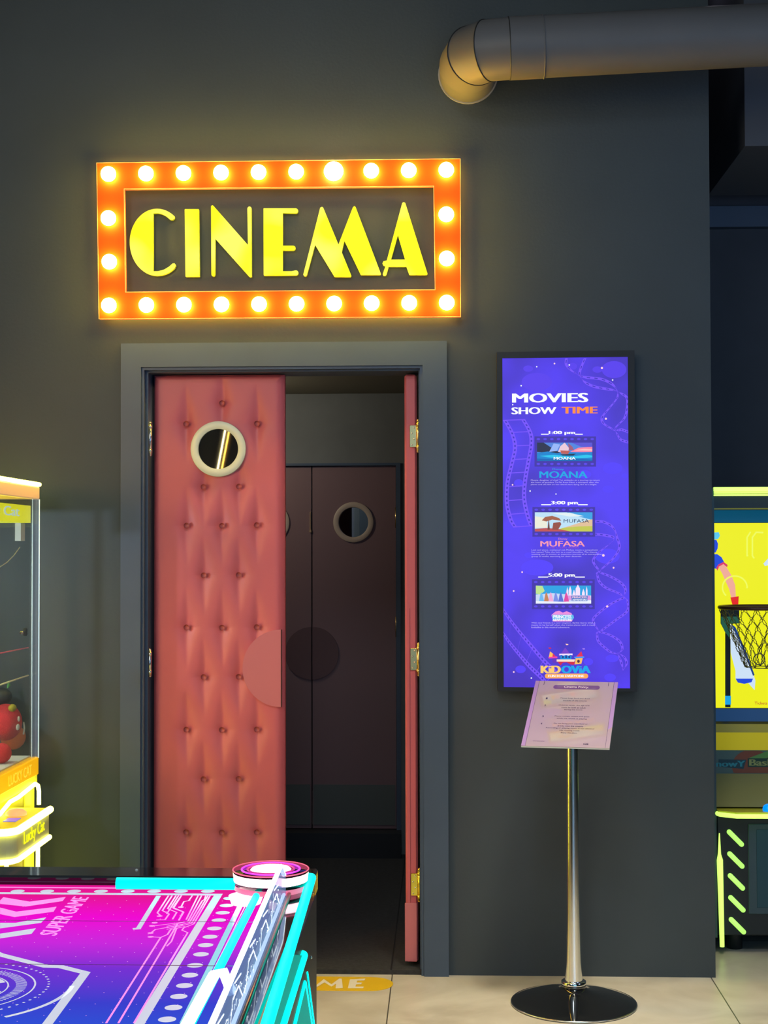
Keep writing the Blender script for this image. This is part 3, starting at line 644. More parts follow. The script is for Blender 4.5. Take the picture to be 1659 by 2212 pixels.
dpoly(q, [D6(*p) for p in ((648, 1308), (870, 1308), (878, 1340), (860, 1362), (650, 1362))], S('titleblue', (95, 185, 235)), 0.0012)
a, c = D6(660, 1312), D6(850, 1345); dtext(q, 'PRINCESS', a[0], a[1], c[0], c[1], m_wh, 0.03, 0.0016); a, c = D6(652, 1350), D6(856, 1374); dtext(q, 'ADVENTURE', a[0], a[1], c[0], c[1], m_wh, 0.03, 0.0016); obj('lettering', q, pan)
para(D6, 428, 1386, 725, [('With new friends in a new kingdom, Barbie learns what it', 0.93), ('means to be herself when she trades places with a royal', 0.92), ('lookalike in this musical adventure.', 0.56)])
# castle emblem and name
q = MB(); R7 = lambda pts, m, l=0.0012: dpoly(q, [D7(*p) for p in pts], m, l)
cr, cyl, crd, cwh, cpu = S('cred', (225, 40, 80)), S('cyellow', (255, 190, 90)), S('cdkred', (205, 30, 60)), S('cwhite', (240, 220, 255)), S('cpurple', (96, 44, 190))
R7([(625, 180), (650, 200), (690, 240), (612, 242)], cyl); R7([(655, 200), (690, 238), (650, 240)], cr, 0.0014); R7([(607, 240), (700, 234), (704, 252), (612, 256)], S('cmag', (235, 60, 170)), 0.0016)
R7([(640, 256), (700, 256), (720, 310), (655, 300)], cpu)
R7([(785, 140), (835, 205), (740, 205)], S('cpurple2', (120, 60, 200))); R7([(722, 205), (862, 203), (862, 222), (840, 218), (820, 226), (795, 218), (765, 226), (745, 218), (722, 224)], cwh, 0.0014)
R7([(735, 224), (850, 224), (850, 268), (735, 268)], S('cblue', (0, 145, 220)))
for u in (760, 795, 828): dell(q, D7(u, 240), 2.2, 3, S('cnavy', (25, 50, 130)), 0.0016, 10)
R7([(955, 178), (972, 235), (900, 238)], cr); R7([(880, 238), (985, 234), (984, 250), (884, 254)], S('cblue2', (60, 150, 255)), 0.0016)
R7([(895, 254), (970, 252), (955, 312), (885, 318)], cyl); dell(q, D7(925, 285), 3, 3.5, S('cbrown', (80, 40, 60)), 0.0016, 10)
R7([(695, 265), (890, 265), (880, 290), (695, 288)], S('ccream', (255, 225, 205)), 0.0016); R7([(705, 288), (890, 288), (878, 322), (840, 318), (800, 296), (760, 300), (735, 330)], crd, 0.0014)
for u, v, c_ in ((622, 147, crd), (802, 108, S('cpeach', (255, 200, 190))), (978, 154, S('clil', (160, 120, 240)))): R7([(u-14, v-8), (u+14, v-6), (u+16, v+6), (u-6, v+8)], c_)
emb = obj('castle_emblem', q, pan)
q = MB(); a, c = D7(525, 332), D7(740, 410); dtext(q, 'KiD', a[0], a[1], c[0], c[1], S('kyellow', (255, 205, 110)), 0.05); obj('lettering', q, pan)
q = MB(); a, c = D7(742, 332), D7(1055, 410); dtext(q, 'OViA', a[0], a[1], c[0], c[1], S('kblue', (10, 165, 235)), 0.05); obj('lettering', q, pan)
q = MB(); a, c = D7(570, 415), D7(1028, 466); r = (c[1]-a[1])/2
dpoly(q, [(a[0]+r-r*math.sin(PI*i/10), a[1]+r+r*math.cos(PI*i/10)) for i in range(11)]+[(c[0]-r+r*math.sin(PI*i/10), a[1]+r-r*math.cos(PI*i/10)) for i in range(11)], S('korange', (255, 170, 85)), 0.001)
a, c = D7(605, 428), D7(985, 453); dtext(q, 'FUN FOR EVERYONE', a[0], a[1], c[0], c[1], m_wh, 0.03, 0.0014); obj('slogan_badge', q, pan)

# ================================================================== POLICY STAND
st = thing('sign_stand', 'chrome pedestal stand with round black base holding a tilted policy sheet', 'stand', (0.428, -0.318, 0))
bx_, by_ = 0.428, -0.318
q = MB(); prof = [(0.0001, 0), (0.203, 0), (0.207, 0.004)]; q.lathe(prof, (bx_, by_, 0), m_black, 64)
q.lathe([(0.2065, 0.006), (0.19, 0.013), (0.15, 0.024), (0.10, 0.034), (0.06, 0.044), (0.042, 0.052), (0.038, 0.058)], (bx_, by_, 0), m_gloss, 64); base = obj('base', q, st)
q = MB(); q.tube([(bx_+0.207*math.cos(2*PI*i/64), by_+0.207*math.sin(2*PI*i/64), 0.0045) for i in range(64)], 0.0028, m_steel, 8, closed=True); obj('rim', q, base)
q = MB(); q.lathe([(0.030, 0.055), (0.041, 0.057), (0.041, 0.076), (0.036, 0.079), (0.028, 0.079)], (bx_, by_, 0), m_chrome, 40); obj('collar', q, st)
q = MB(); n = 48; vs = []; zs = [(0.078, 0.030), (0.10, 0.0285), (0.14, 0.0255), (0.30, 0.0225), (0.55, 0.0212), (0.95, 0.0205)]
q.lathe([(r*(1), z) for z, r in zs], (bx_, by_, 0), mat('polished_steel', (0.85, 0.87, 0.88), 0.16, metal=1), 48)
obj('pole', q, st)
pc = [Vector(p) for p in ((0.317, -0.156, 1.057), (0.594, -0.210, 1.057), (0.524, -0.563, 0.880), (0.247, -0.508, 0.880))]
nrm = (pc[2]-pc[3]).cross(pc[0]-pc[3]).normalized()
q = MB(); q.poly([[p-nrm*0.006 for p in pc]], nrm, 0.005, mat('clear_acrylic_edge', (0.7, 0.75, 0.75), 0.15), mat('clear_acrylic_side', (0.8, 0.85, 0.85), 0.15)); plate = obj('sheet_holder', q, st)
m_sheet = mat('pale_pink_sheet', (0.42, 0.33, 0.30), 0.04, ior=1.9, coat=0.8)
q = MB(); q.poly([[p-nrm*0.001 for p in pc]], nrm, 0.0015, m_sheet); sheet = obj('policy_sheet', q, plate)
def SP(u, v, l=0.0008): return pc[0]+(pc[1]-pc[0])*u+(pc[3]-pc[0])*v+nrm*l
m_sp = mat('sheet_purple', (0.16, 0.07, 0.22), 0.12, coat=0.6); m_sv = mat('sheet_lilac', (0.40, 0.26, 0.52), 0.12, coat=0.6); m_ink = mat('sheet_ink', (0.05, 0.03, 0.08), 0.2); m_inkw = mat('sheet_white_ink', (0.75, 0.65, 0.75), 0.2)
def stext(q, s, u0, v0, u1, v1, m, bold=0): O = SP(u0, v1); q.text(s, O, SP(u1, v1)-O, SP(u0, v0)-O, nrm, m, bold, 0.0006)
q = MB()
for u0, u1 in ((0, 0.045), (0.955, 1)): q.poly([[SP(u0, 0), SP(u1, 0), SP(u1, 1), SP(u0, 1)]], nrm, 0, m_sv)
for u in (0.047, 0.953): q.poly([[SP(u-0.0015, 0, 0.001), SP(u+0.0015, 0, 0.001), SP(u+0.0015, 1, 0.001), SP(u-0.0015, 1, 0.001)]], nrm, 0, m_ink)
for u in (0.11, 0.89): q.poly([[SP(u-0.003, 0.01, 0.0015), SP(u+0.003, 0.01, 0.0015), SP(u+0.003, 0.07, 0.0015), SP(u-0.003, 0.07, 0.0015)]], nrm, 0, m_ink)
obj('border', q, sheet)
q = MB(); pts = [SP(0.26+0.03*math.cos(a), 0.095+0.032*math.sin(a), 0.001) for a in [PI/2+PI*i/8 for i in range(9)]]+[SP(0.76+0.03*math.cos(a), 0.095+0.032*math.sin(a), 0.001) for a in [-PI/2+PI*i/8 for i in range(9)]]
q.poly([pts], nrm, 0, m_sp); stext(q, 'Cinema Policy.', 0.36, 0.075, 0.66, 0.118, m_inkw, 0.01); obj('heading', q, sheet)
q = MB(); rows = [(0.27, ('Please keep food and drink', 'outside of the cinema')), (0.38, ('Children under the age of 6', 'must be with an adult', 'during the movie')), (0.55, ('Please remain seated and quiet', 'while the movie is playing')), (0.66, ('Do not bring your own food or', 'drinks into the cinema', 'Recording or playing music is not allowed', 'No running inside', 'Enjoy the show'))]
for i, (v0, ls) in enumerate(rows):
    stext(q, str(i+1), 0.17, v0, 0.19, v0+0.025, m_ink)
    for j, s in enumerate(ls):
        wd_ = len(s)*0.0135; stext(q, s, 0.52-wd_/2, v0-0.004+j*0.034, 0.52+wd_/2, v0+0.016+j*0.034, m_ink)
stext(q, 'www', 0.12, 0.925, 0.26, 0.935, m_sp); stext(q, 'GS', 0.70, 0.945, 0.76, 0.965, m_ink, 0.03); obj('printed_text', q, sheet)

# ================================================================== DUCT
du = thing('ventilation_duct', 'large round grey duct coming out of the wall and turning right', 'duct', (0.10, 0, 3.2))
m_duct = mat('duct_paint', (0.125, 0.122, 0.125), 0.45, noise=0.06, nscale=4, spec=0.3)
cA = Vector((0.102, 0.0, 3.212)); R_ = 0.103; cr_ = 0.20
top = ay(1100, 105, -0.27); endp = ay(1659, 75, -0.27)
hx = (endp-top).normalized()
cen = []
n_ = 4
# elbow: from wall (going -Y) to horizontal (going +X)
corner = Vector((top.x-0.13, -0.27, top.z-0.0))
cA = Vector((corner.x-0.006, 0.02, corner.z))
seg = [cA, Vector((cA.x, -0.11, cA.z))]
P0 = Vector((cA.x, -0.11, cA.z)); P1 = Vector((cA.x, -0.27, cA.z)); P2 = top
def bez(t): return P0*(1-t)**2+P1*2*t*(1-t)+P2*t*t
def ringtube(q, pts, r, m, n=40):
    q.tube(pts, r, m, n, caps=False)
q = MB(); ringtube(q, [cA, P0], R_, m_duct); q.tube([cA+Vector((0, -0.02, 0)), cA+Vector((0, -0.026, 0))], R_+0.005, mat('sealant_grey', (0.3, 0.3, 0.3), 0.5), 40); obj('wall_spigot', q, du)
cuts = [bez(t) for t in (0, 0.36, 0.68, 1.0)]
for i in range(3):
    q = MB(); a, c = cuts[i], cuts[i+1]
    nA = (bez([0.01, 0.36, 0.68, 0.99][i])-bez([0, 0.35, 0.67, 0.98][i])).normalized(); nB = (bez([0.01, 0.37, 0.69, 1.0][i+1])-bez([0, 0.36, 0.68, 0.98][i+1])).normalized()
    if i == 0: nA = Vector((0, -1, 0))
    if i == 2: nB = hx
    vs = []; n = 40
    for p, t in ((a, nA), (c, nB)):
        up = (Z_-t*Z_.dot(t)).normalized(); sd = t.cross(up)
        for k in range(n): an = 2*PI*k/n; vs.append(p+(up*math.cos(an)+sd*math.sin(an))*R_)
    q.add(vs, [(k, (k+1) % n, n+(k+1) % n, n+k) for k in range(n)], m_duct, True)
    g = obj('elbow_section', q, du)
    up = (Z_-nB*Z_.dot(nB)).normalized(); sd = nB.cross(up)
    q = MB(); q.tube([c+(up*math.cos(2*PI*k/n)+sd*math.sin(2*PI*k/n))*(R_+0.0005) for k in range(n)], 0.0022, mat('seam_dark', (0.02, 0.02, 0.02), 0.5), 6, closed=True); obj('seam', q, g)
far_end = P2+hx*3.0
q = MB(); ringtube(q, [P2, P2+hx*0.115], R_+0.002, m_duct); sl = obj('coupling', q, du)
q = MB(); c = P2+hx*0.115; up = (Z_-hx*Z_.dot(hx)).normalized(); sd = hx.cross(up); q.tube([c+(up*math.cos(2*PI*k/40)+sd*math.sin(2*PI*k/40))*(R_+0.002) for k in range(40)], 0.002, m_duct, 6, closed=True); obj('seam', q, sl)
q = MB(); ringtube(q, [P2+hx*0.11, far_end], R_, m_duct); obj('straight_pipe', q, du)

# ================================================================== FLOOR STICKER
m_sty = mat('yellow_vinyl', (0.80, 0.50, 0.015), 0.35); m_stw = mat('white_vinyl', (0.85, 0.78, 0.62), 0.4)
q = MB(); yc, rr = -0.117, 0.082
pts = [Vector((-0.262+rr*math.cos(a), yc+rr*math.sin(a), 0.0)) for a in [-PI/2+PI*i/16 for i in range(17)]]+[Vector((-0.95+rr*math.cos(a), yc+rr*math.sin(a), 0.0)) for a in [PI/2+PI*i/16 for i in range(17)]]
q.poly([pts], Z_, 0.0012, m_sty); stk = obj('floor_sticker', q); tag(stk, 'yellow pill-shaped WELCOME sticker on the floor before the doorway', 'sticker')
def FL(x, y): return Vector((x, y, 0.0018))
def fl_letters(name, loops):
    q = MB(); q.poly([[FL(*p) for p in l] for l in loops], Z_, 0, m_stw); obj(name, q, stk)
def zf(u, v): p = az(640+u/3.95, 1850+v/3.95, 0.002); return (p.x, p.y)
fl_letters('letter', [[zf(*p) for p in ((150, 1115), (235, 1045), (300, 1090), (365, 1042), (388, 1042), (398, 1122), (335, 1125), (340, 1085), (300, 1110), (240, 1075), (165, 1120))]])
fl_letters('letter', [[zf(*p) for p in ((458, 1048), (590, 1042), (580, 1058), (520, 1060), (515, 1075), (560, 1075), (555, 1090), (510, 1092), (505, 1110), (575, 1110), (572, 1124), (440, 1124))]])
for i, ch in enumerate('WELCO'):
    q = MB(); O = Vector((-0.90+0.088*i, yc-0.055, 0.0018)); q.text(ch, O, Vector((0.065, 0, 0)), Vector((0, 0.11, 0)), Z_, m_stw, 0.03, 0.0); obj('letter', q, stk)

# ================================================================== AIR HOCKEY TABLE
ZF, ZR = 0.780, 0.800
tb = thing('air_hockey_table', 'neon-lit air hockey table with pink-to-blue playfield in the foreground', 'game table', (-0.82, -2.95, 0))
m_cab = mat('table_cabinet_black', (0.012, 0.022, 0.032), 0.4)
m_cy = mat('cyan_neon', (0.0, 0.12, 0.11), 0.6, emit=(0.0, 0.96, 0.80), es=1.9, spec=0.1)
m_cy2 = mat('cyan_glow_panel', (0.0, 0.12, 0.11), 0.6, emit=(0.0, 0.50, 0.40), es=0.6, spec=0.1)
m_wneon = mat('white_led', (0.9, 0.9, 0.9), 0.3, emit=(0.85, 0.95, 1.0), es=3.0)
m_rw = mat('red_white_led', (0.9, 0.6, 0.6), 0.3, emit=(1.0, 0.55, 0.62), es=4.0)
m_rl = mat('rose_lens', (0.8, 0.15, 0.25), 0.3, emit=(0.75, 0.10, 0.20), es=1.0)
XR0, XRO = -0.345, -0.283; YB0 = az(300, 1873, ZR).y; YB1 = az(300, 1893, ZR).y; YN = -3.75; XL = -1.37
q = MB(); q.box((XL, YN, 0.08), (-0.286, YB0, ZF-0.03), m_cab, 0.006)
for x_ in (XL+0.1, -0.37):
    for y_ in (YN+0.1, YB0-0.1): q.lathe([(0.0001, 0), (0.035, 0), (0.035, 0.02), (0.02, 0.03), (0.02, 0.085)], (x_, y_, 0), m_steel, 16)
cab = obj('cabinet', q, tb)
# playfield, lit from below
m_field = bpy.data.materials.new('lit_playfield'); m_field.use_nodes = True; nt = m_field.node_tree; bs = nt.nodes['Principled BSDF']
tcn = nt.nodes.new('ShaderNodeTexCoord'); sxn = nt.nodes.new('ShaderNodeSeparateXYZ'); mr = nt.nodes.new('ShaderNodeMapRange'); cr2 = nt.nodes.new('ShaderNodeValToRGB')
mr.inputs['From Min'].default_value = -3.15+2.95; mr.inputs['From Max'].default_value = -2.18+2.95
nt.links.new(tcn.outputs['Object'], sxn.inputs[0]); nt.links.new(sxn.outputs['Y'], mr.inputs['Value']); nt.links.new(mr.outputs[0], cr2.inputs[0])
E_ = cr2.color_ramp.elements; E_[0].position = 0.0; E_[0].color = (*s2l((25, 95, 225)), 1); E_[1].position = 1.0; E_[1].color = (*s2l((236, 20, 150)), 1)
for ps, c_ in ((0.25, (60, 65, 210)), (0.45, (120, 50, 215)), (0.62, (205, 40, 225)), (0.82, (245, 5, 215))): e = E_.new(ps); e.color = (*s2l(c_), 1)
nt.links.new(cr2.outputs[0], bs.inputs['Emission Color']); bs.inputs['Emission Strength'].default_value = 0.95; bs.inputs['Base Color'].default_value = (0.01, 0.005, 0.02, 1); bs.inputs['Roughness'].default_value = 0.3; bs.inputs['IOR'].default_value = 1.02; bs.inputs['Specular IOR Level'].default_value = 0.0
q = MB(); q.box((XL+0.09, YN+0.1, ZF-0.029), (XR0, YB1, ZF), m_field); fld = obj('playfield', q, tb)
q = MB()
for x0, x1, y0, y1 in ((XL, XRO, YB1, YB0), (XL, XRO, YN, YN+0.1), (XR0, XRO, YN+0.1, YB1), (XL, XL+0.09, YN+0.1, YB1)):
    q.box((x0, y0, ZF-0.029), (x1, y1, ZR if y1 == YB0 or y0 == YN else 0.80), m_gloss, 0.004)
rail = obj('rail', q, tb)
q = MB(); q.ball((az(295, 1880, ZR).x, az(295, 1880, ZR).y, ZR), 0.0035, m_white, 10); obj('screw_cap', q, rail)
def z4(u, v): return az(u/4.1475, 1840+v/4.1475, ZF)
def z5(u, v): return az(360+u/4.88, 1840+v/4.88, ZF)
m_fw = mat('playfield_white', (0.3, 0.3, 0.32), 0.15, emit=s2l((205, 210, 232)), es=0.9); m_fp = mat('playfield_pink', (0.3, 0.2, 0.3), 0.15, emit=s2l((255, 140, 235)), es=1.0)
m_flc = mat('playfield_pale_cyan', (0.2, 0.3, 0.3), 0.15, emit=s2l((125, 205, 225)), es=0.95); m_seam = mat('playfield_seam', (0.01, 0, 0.02), 0.2, emit=s2l((80, 5, 90)), es=0.6)
q = MB()
q.line([Vector((XL+0.1, z4(300, 322).y, ZF)), Vector((-0.37, z4(300, 322).y, ZF))], 0.010, Z_, m_fp, 0.0006)
edge = Vector((z5(545, 455).x, z5(545, 455).y, ZF)); q.line([Vector((XL+0.1, edge.y, ZF)), edge, Vector((z4(1285, 1540).x-0.0, YN+0.12, ZF))], 0.0165, Z_, m_fw, 0.0006)
obj('boundary_line', q, fld)
for i, x0 in enumerate((38, 102, 160, 218, 276, 333, 391, 449)):
    p = az(x0, 1926, ZF); q = MB(); q.poly([[Vector((p.x+0.0148*math.cos(2*PI*k/24), p.y+0.0148*math.sin(2*PI*k/24), ZF+0.0008)) for k in range(24)]], Z_, 0, m_fw); obj('dot', q, fld)
for u, v in ((668, 495), (632, 570), (590, 647), (550, 725), (503, 812), (458, 900), (410, 988), (362, 1085), (298, 1202), (245, 1305), (188, 1415), (128, 1530), (72, 1647), (5, 1772)):
    p = z5(u, v); q = MB(); q.poly([[Vector((p.x+0.0142*math.cos(2*PI*k/24), p.y+0.0142*math.sin(2*PI*k/24), ZF+0.0008)) for k in range(24)]], Z_, 0, m_fw); obj('dot', q, fld)
q = MB(); q.line([z5(800, 520), z5(170, 1815)], 0.011, Z_, m_flc, 0.0007); q.line([z5(850, 530), z5(300, 1640)], 0.002, Z_, m_fp, 0.0007); obj('side_stripe', q, fld)
q = MB()
for pts in (((0, 440), (30, 410), (265, 450), (590, 408), (560, 445), (230, 494), (0, 470)), ((0, 503), (145, 540), (507, 496), (480, 540), (130, 588), (0, 562)), ((0, 640), (140, 640), (415, 590), (368, 640), (0, 690)), ((0, 738), (322, 688), (283, 738), (0, 780))):
    ps = [z4(*p) for p in pts]; q.poly([[p+Z_*0.0008 for p in ps]], Z_, 0, m_fp if pts[0][1] < 600 else m_fw)
obj('chevrons', q, fld)
q = MB(); O = z4(500, 757); q.text('SUPER GAME', O, z4(800, 412)-O, z4(348, 745)-O, Z_, m_fp, 0.02, 0.0008); obj('lettering', q, fld)
q = MB()
q.line([z4(1420, 398), z4(1240, 690)], 0.010, Z_, m_fw, 0.0008); q.line([z4(1190, 695), z4(1262, 690)], 0.012, Z_, m_fw, 0.0009)
for l in (((1510, 395), (1410, 550), (1445, 582)), ((1542, 395), (1455, 530), (1515, 560), (1478, 612), (1400, 614)), ((1577, 395), (1502, 512), (1583, 546), (1545, 608)), ((1625, 395), (1550, 502), (1642, 540), (1602, 618)), ((1659, 632), (1370, 668)), ((1640, 655), (1390, 700), (1350, 732)), ((1659, 672), (1530, 700), (1500, 745), (1440, 770), (1360, 766)), ((1440, 770), (950, 1540)), ((1590, 650), (1060, 1540)), ((1655, 770), (1200, 1540))):
    q.line([z4(*p) for p in l], 0.0035, Z_, m_fp, 0.0007)
for l in (((275, 458), (232, 520), (182, 528), (150, 588)), ((335, 458), (205, 720)), ((372, 458), (225, 735), (0, 790)), ((415, 458), (400, 505), (375, 520), (240, 750), (0, 805)), ((440, 458), (262, 758), (0, 822)), ((460, 462), (285, 765), (180, 805), (162, 830), (222, 856), (30, 1170)), ((130, 458), (0, 660)), ((160, 458), (70, 600), (180, 640), (130, 720)), ((105, 810), (50, 950), (0, 1000))):
    q.line([z5(*p) for p in l], 0.0032, Z_, m_fp, 0.0007)
for p in [z4(1430, 580), z4(1385, 640), z4(1362, 668), z4(1350, 732), z4(1350, 766), z5(150, 588)]:
    q.poly([[Vector((p.x+0.006*math.cos(2*PI*k/12), p.y+0.006*math.sin(2*PI*k/12), ZF+0.0009)) for k in range(12)]], Z_, 0, m_fp)
obj('circuit_pattern', q, fld)
c0 = az(-96, 2137, ZF); q = MB()
def arcs(r0, r1, a0, a1, m, n=40, l=0.0008):
    A = arc(c0+Z_*l, r0, a0, a1, n, X_, Y_); B = arc(c0+Z_*l, r1, a0, a1, n, X_, Y_)
    L = n+1; q.add(A+B, [(i, i+1, L+i+1, L+i) for i in range(n)], m)
arcs(0.128, 0.131, 0, 2*PI, m_fw, 64)
for k in range(110): a = 2*PI*k/110; arcs(0.098, 0.116, a, a+0.02, m_fw, 1)
arcs(0.084, 0.0865, 0, 2*PI, m_fw, 64); arcs(0.070, 0.0825, 0.5, 2.2, m_fw); arcs(0.070, 0.0825, -0.9, -0.15, m_fw); arcs(0.070, 0.0825, 3, 4.6, m_fw); arcs(0.066, 0.068, 0, 2*PI, m_fw, 64); arcs(0.030, 0.032, 0, 2*PI, m_fw, 40)
for k in range(64): a = 2*PI*k/64; arcs(0.150, 0.154, a, a+0.03, m_fw, 1)
arcs(0.188, 0.196, -0.85, 0.12, m_fw, 20)
obj('centre_emblem', q, fld)
q = MB(); q.line([z4(-300, 800), z4(0, 925), z4(410, 1030), z4(545, 1033), z4(765, 1088), z4(430, 1540), z4(300, 1700)], 0.0165, Z_, m_fw, 0.0008); obj('zigzag_line', q, fld)
q = MB()
for v in (621, 1013): y_ = z4(400, v).y; q.line([Vector((XL+0.1, y_, ZF)), Vector((XR0-0.001, y_, ZF))], 0.0035, Z_, m_seam, 0.0011)
obj('panel_seam', q, fld)
# row of tiny air holes with a glint put in as emission
q = MB(); m_ah = mat('air_hole', (0.5, 0.3, 0.5), 0.3, emit=s2l((255, 170, 250)), es=0.9)
for i in range(26):
    for j in range(30):
        x_ = -1.20+0.0335*i; y_ = -3.10+0.0305*j
        if (i+j) % 2: q.poly([[Vector((x_+0.0012, y_, ZF+0.0010)), Vector((x_, y_+0.0012, ZF+0.0010)), Vector((x_-0.0012, y_, ZF+0.0010)), Vector((x_, y_-0.0012, ZF+0.0010))]], Z_, 0, m_ah)
ah = obj('air_holes', q, fld); ah['kind'] = 'stuff'
# neon tubes
ta = az(252, 1908, 0.800); tc_ = az(545, 1908, 0.800)
q = MB(); q.tube([ta, Vector((tc_.x, ta.y, 0.800))], 0.0125, m_cy, 14); obj('end_light_bar', q, tb)
xi = az(557, 1928, 0.80)
q = MB(); q.tube([az(560, 1924, 0.800), az(411, 2212, 0.800), az(411, 2212, 0.800)+Vector((0, -0.6, 0))], 0.0075, m_cy, 12); obj('inner_side_tube', q, tb)
t0 = az(673, 1896, 0.806); t1 = az(577, 2212, 0.806)
q = MB(); q.tube([t0+Vector((-0.05, 0.006, 0)), t0+Vector((-0.012, 0.006, 0)), t0, t1, t1+(t1-t0).normalized()*0.55], 0.0098, m_cy, 14); obj('outer_side_tube', q, tb)
# lit etched acrylic guard on the side rail
pa = az(620, 1918, 0.80); pb = az(505, 2212, 0.80); pdir = (pb-pa).normalized(); pbx = pa+pdir*1.35
gh = 0.076
m_ac = glass('edge_lit_acrylic', (0.55, 0.68, 0.95), 0.02, 0.02, 0.55)
q = MB(); sidev = pdir.cross(Z_).normalized()
prof = [pa+pdir*0.10, pbx, pbx+Z_*gh, pa+pdir*0.14+Z_*gh, pa]
q.poly([[p-sidev*0.004 for p in prof]], sidev, 0.008, m_ac); gd = obj('acrylic_guard', q, tb)
q = MB(); q.tube([pa+Z_*0.006, pa+pdir*0.135+Z_*(gh*0.97), pa+pdir*0.16+Z_*gh, pbx+Z_*gh], 0.0048, m_wneon, 8); obj('guard_top_edge', q, gd)
q = MB(); q.tube([pa+Z_*0.003, pbx+Z_*0.003], 0.0036, m_wneon, 8); obj('guard_bottom_edge', q, gd)
q = MB(); random.seed(9); sv = sidev if sidev.x > 0 else -sidev
for i in range(60):
    t = random.uniform(0.16, 1.2); h_ = random.uniform(0.018, gh-0.016); L_ = random.uniform(0.008, 0.03)
    c = pa+pdir*t+Z_*h_+sv*0.0046; dv = (pdir*math.cos(i*1.3)*L_+Z_*math.sin(i*1.3)*min(L_, 0.008))
    if abs(h_+dv.z) < gh-0.008: q.line([c, c+dv*0.5+Z_*0.003, c+dv], 0.0013, sv, m_wneon)
for t0_ in range(5):
    c = pa+pdir*(0.22+0.2*t0_)+sv*0.0046
    q.line([c+Z_*0.02, c+pdir*0.05+Z_*0.05, c+pdir*0.12+Z_*0.05, c+pdir*0.15+Z_*0.022], 0.0024, sv, m_wneon)
    q.line([c+Z_*0.06+pdir*0.02, c+pdir*0.10+Z_*0.068], 0.0024, sv, m_wneon)
obj('etched_pattern', q, gd)
q = MB(); o_ = sv*0.010; q.tube([pa+o_+Z_*0.002, pbx+o_+Z_*0.002], 0.0045, mat('bronze_channel', (0.32, 0.22, 0.17), 0.3, metal=0.8), 8); obj('guard_channel', q, tb)
kb = az(474, 2108, 0.86)
q = MB(); q.tube([kb+Vector((0.022, -0.02, -0.02)), kb+Vector((0.006, 0.0, 0.006)), kb+Vector((-0.006, -0.02, 0.006)), kb+Vector((-0.012, -0.28, -0.005)), kb+Vector((-0.012, -0.5, -0.005))], 0.0085, m_wneon, 10); obj('goal_light_arm', q, tb)
# corner cap with a glowing disc
dc = az(585, 1878, 0.840)
q = MB(); q.lathe([(0.0001, -0.029), (0.077, -0.029), (0.0775, -0.022)], dc, m_gloss, 48); q.lathe([(0.0795, -0.004), (0.079, 0.0), (0.0001, 0.0)], dc, mat('cap_black', (0.03, 0.005, 0.01), 0.08), 48); q.lathe([(0.0775, -0.022), (0.0795, -0.004)], dc, m_rw, 48); dsc = obj('corner_cap', q, tb)
q = MB(); q.lathe([(0.076, -0.040), (0.074, -0.030)], dc, m_rl, 48); obj('cap_lens', q, dsc)
for r, m_ in ((0.0795, m_rl), (0.061, mat('violet_ring', (0.5, 0.1, 0.6), 0.3, emit=(0.72, 0.05, 0.85), es=1.1)), (0.049, mat('magenta_ring', (0.5, 0.1, 0.3), 0.3, emit=(0.6, 0.02, 0.22), es=0.9))):
    q = MB(); q.tube([dc+Vector((r*math.cos(2*PI*k/48), r*math.sin(2*PI*k/48), 0.001)) for k in range(48)], 0.0014 if r > 0.07 else 0.0022, m_, 6, closed=True); obj('cap_ring', q, dsc)
q = MB(); q.lathe([(0.043, 0.0), (0.040, 0.003), (0.0001, 0.004)], dc, m_rw, 40); obj('cap_disc', q, dsc)
q = MB(); q.lathe([(0.030, -0.058), (0.036, -0.042)], dc+Vector((-0.045, -0.055, 0)), m_rw, 24); q.lathe([(0.0001, -0.042), (0.036, -0.042)], dc+Vector((-0.045, -0.055, 0)), m_rw, 24); obj('inner_corner_light', q, dsc)
# neon pieces on the outer side of the cabinet
XS = -0.2845
def xs(px, py, X=XS): return ax(px, py, X)
q = MB(); a = xs(654, 2064); c = xs(607, 2212); q.tube([a+Vector((0, 0.0, 0.0)), a, c, c+(c-a)], 0.0105, m_cy, 12); obj('side_neon', q, tb)
q = MB(); q.poly([[a+Vector((0.0, 0.0, 0.0)), xs(628, 2062), xs(560, 2230), c+(c-a)*0.6]], X_, 0.002, m_cy2); obj('side_glow_panel', q, tb)
q = MB(); a = xs(658, 2122); c = xs(636, 2212); e = xs(676, 2240); q.tube([c+(c-a)*0.5, c, a, e], 0.004, m_cy, 10); q.poly([[a, c+(c-a)*0.3, e]], X_, 0.0015, m_cy2); obj('side_neon', q, tb)
q = MB(); q.tube([xs(664, 2100), xs(681, 2230)], 0.0018, m_cy, 8); obj('side_neon', q, tb)
for px, py in ((672, 2068), (675, 1928)): q = MB(); q.ball(xs(px, py), 0.0035, m_steel, 8); obj('side_bolt', q, tb)

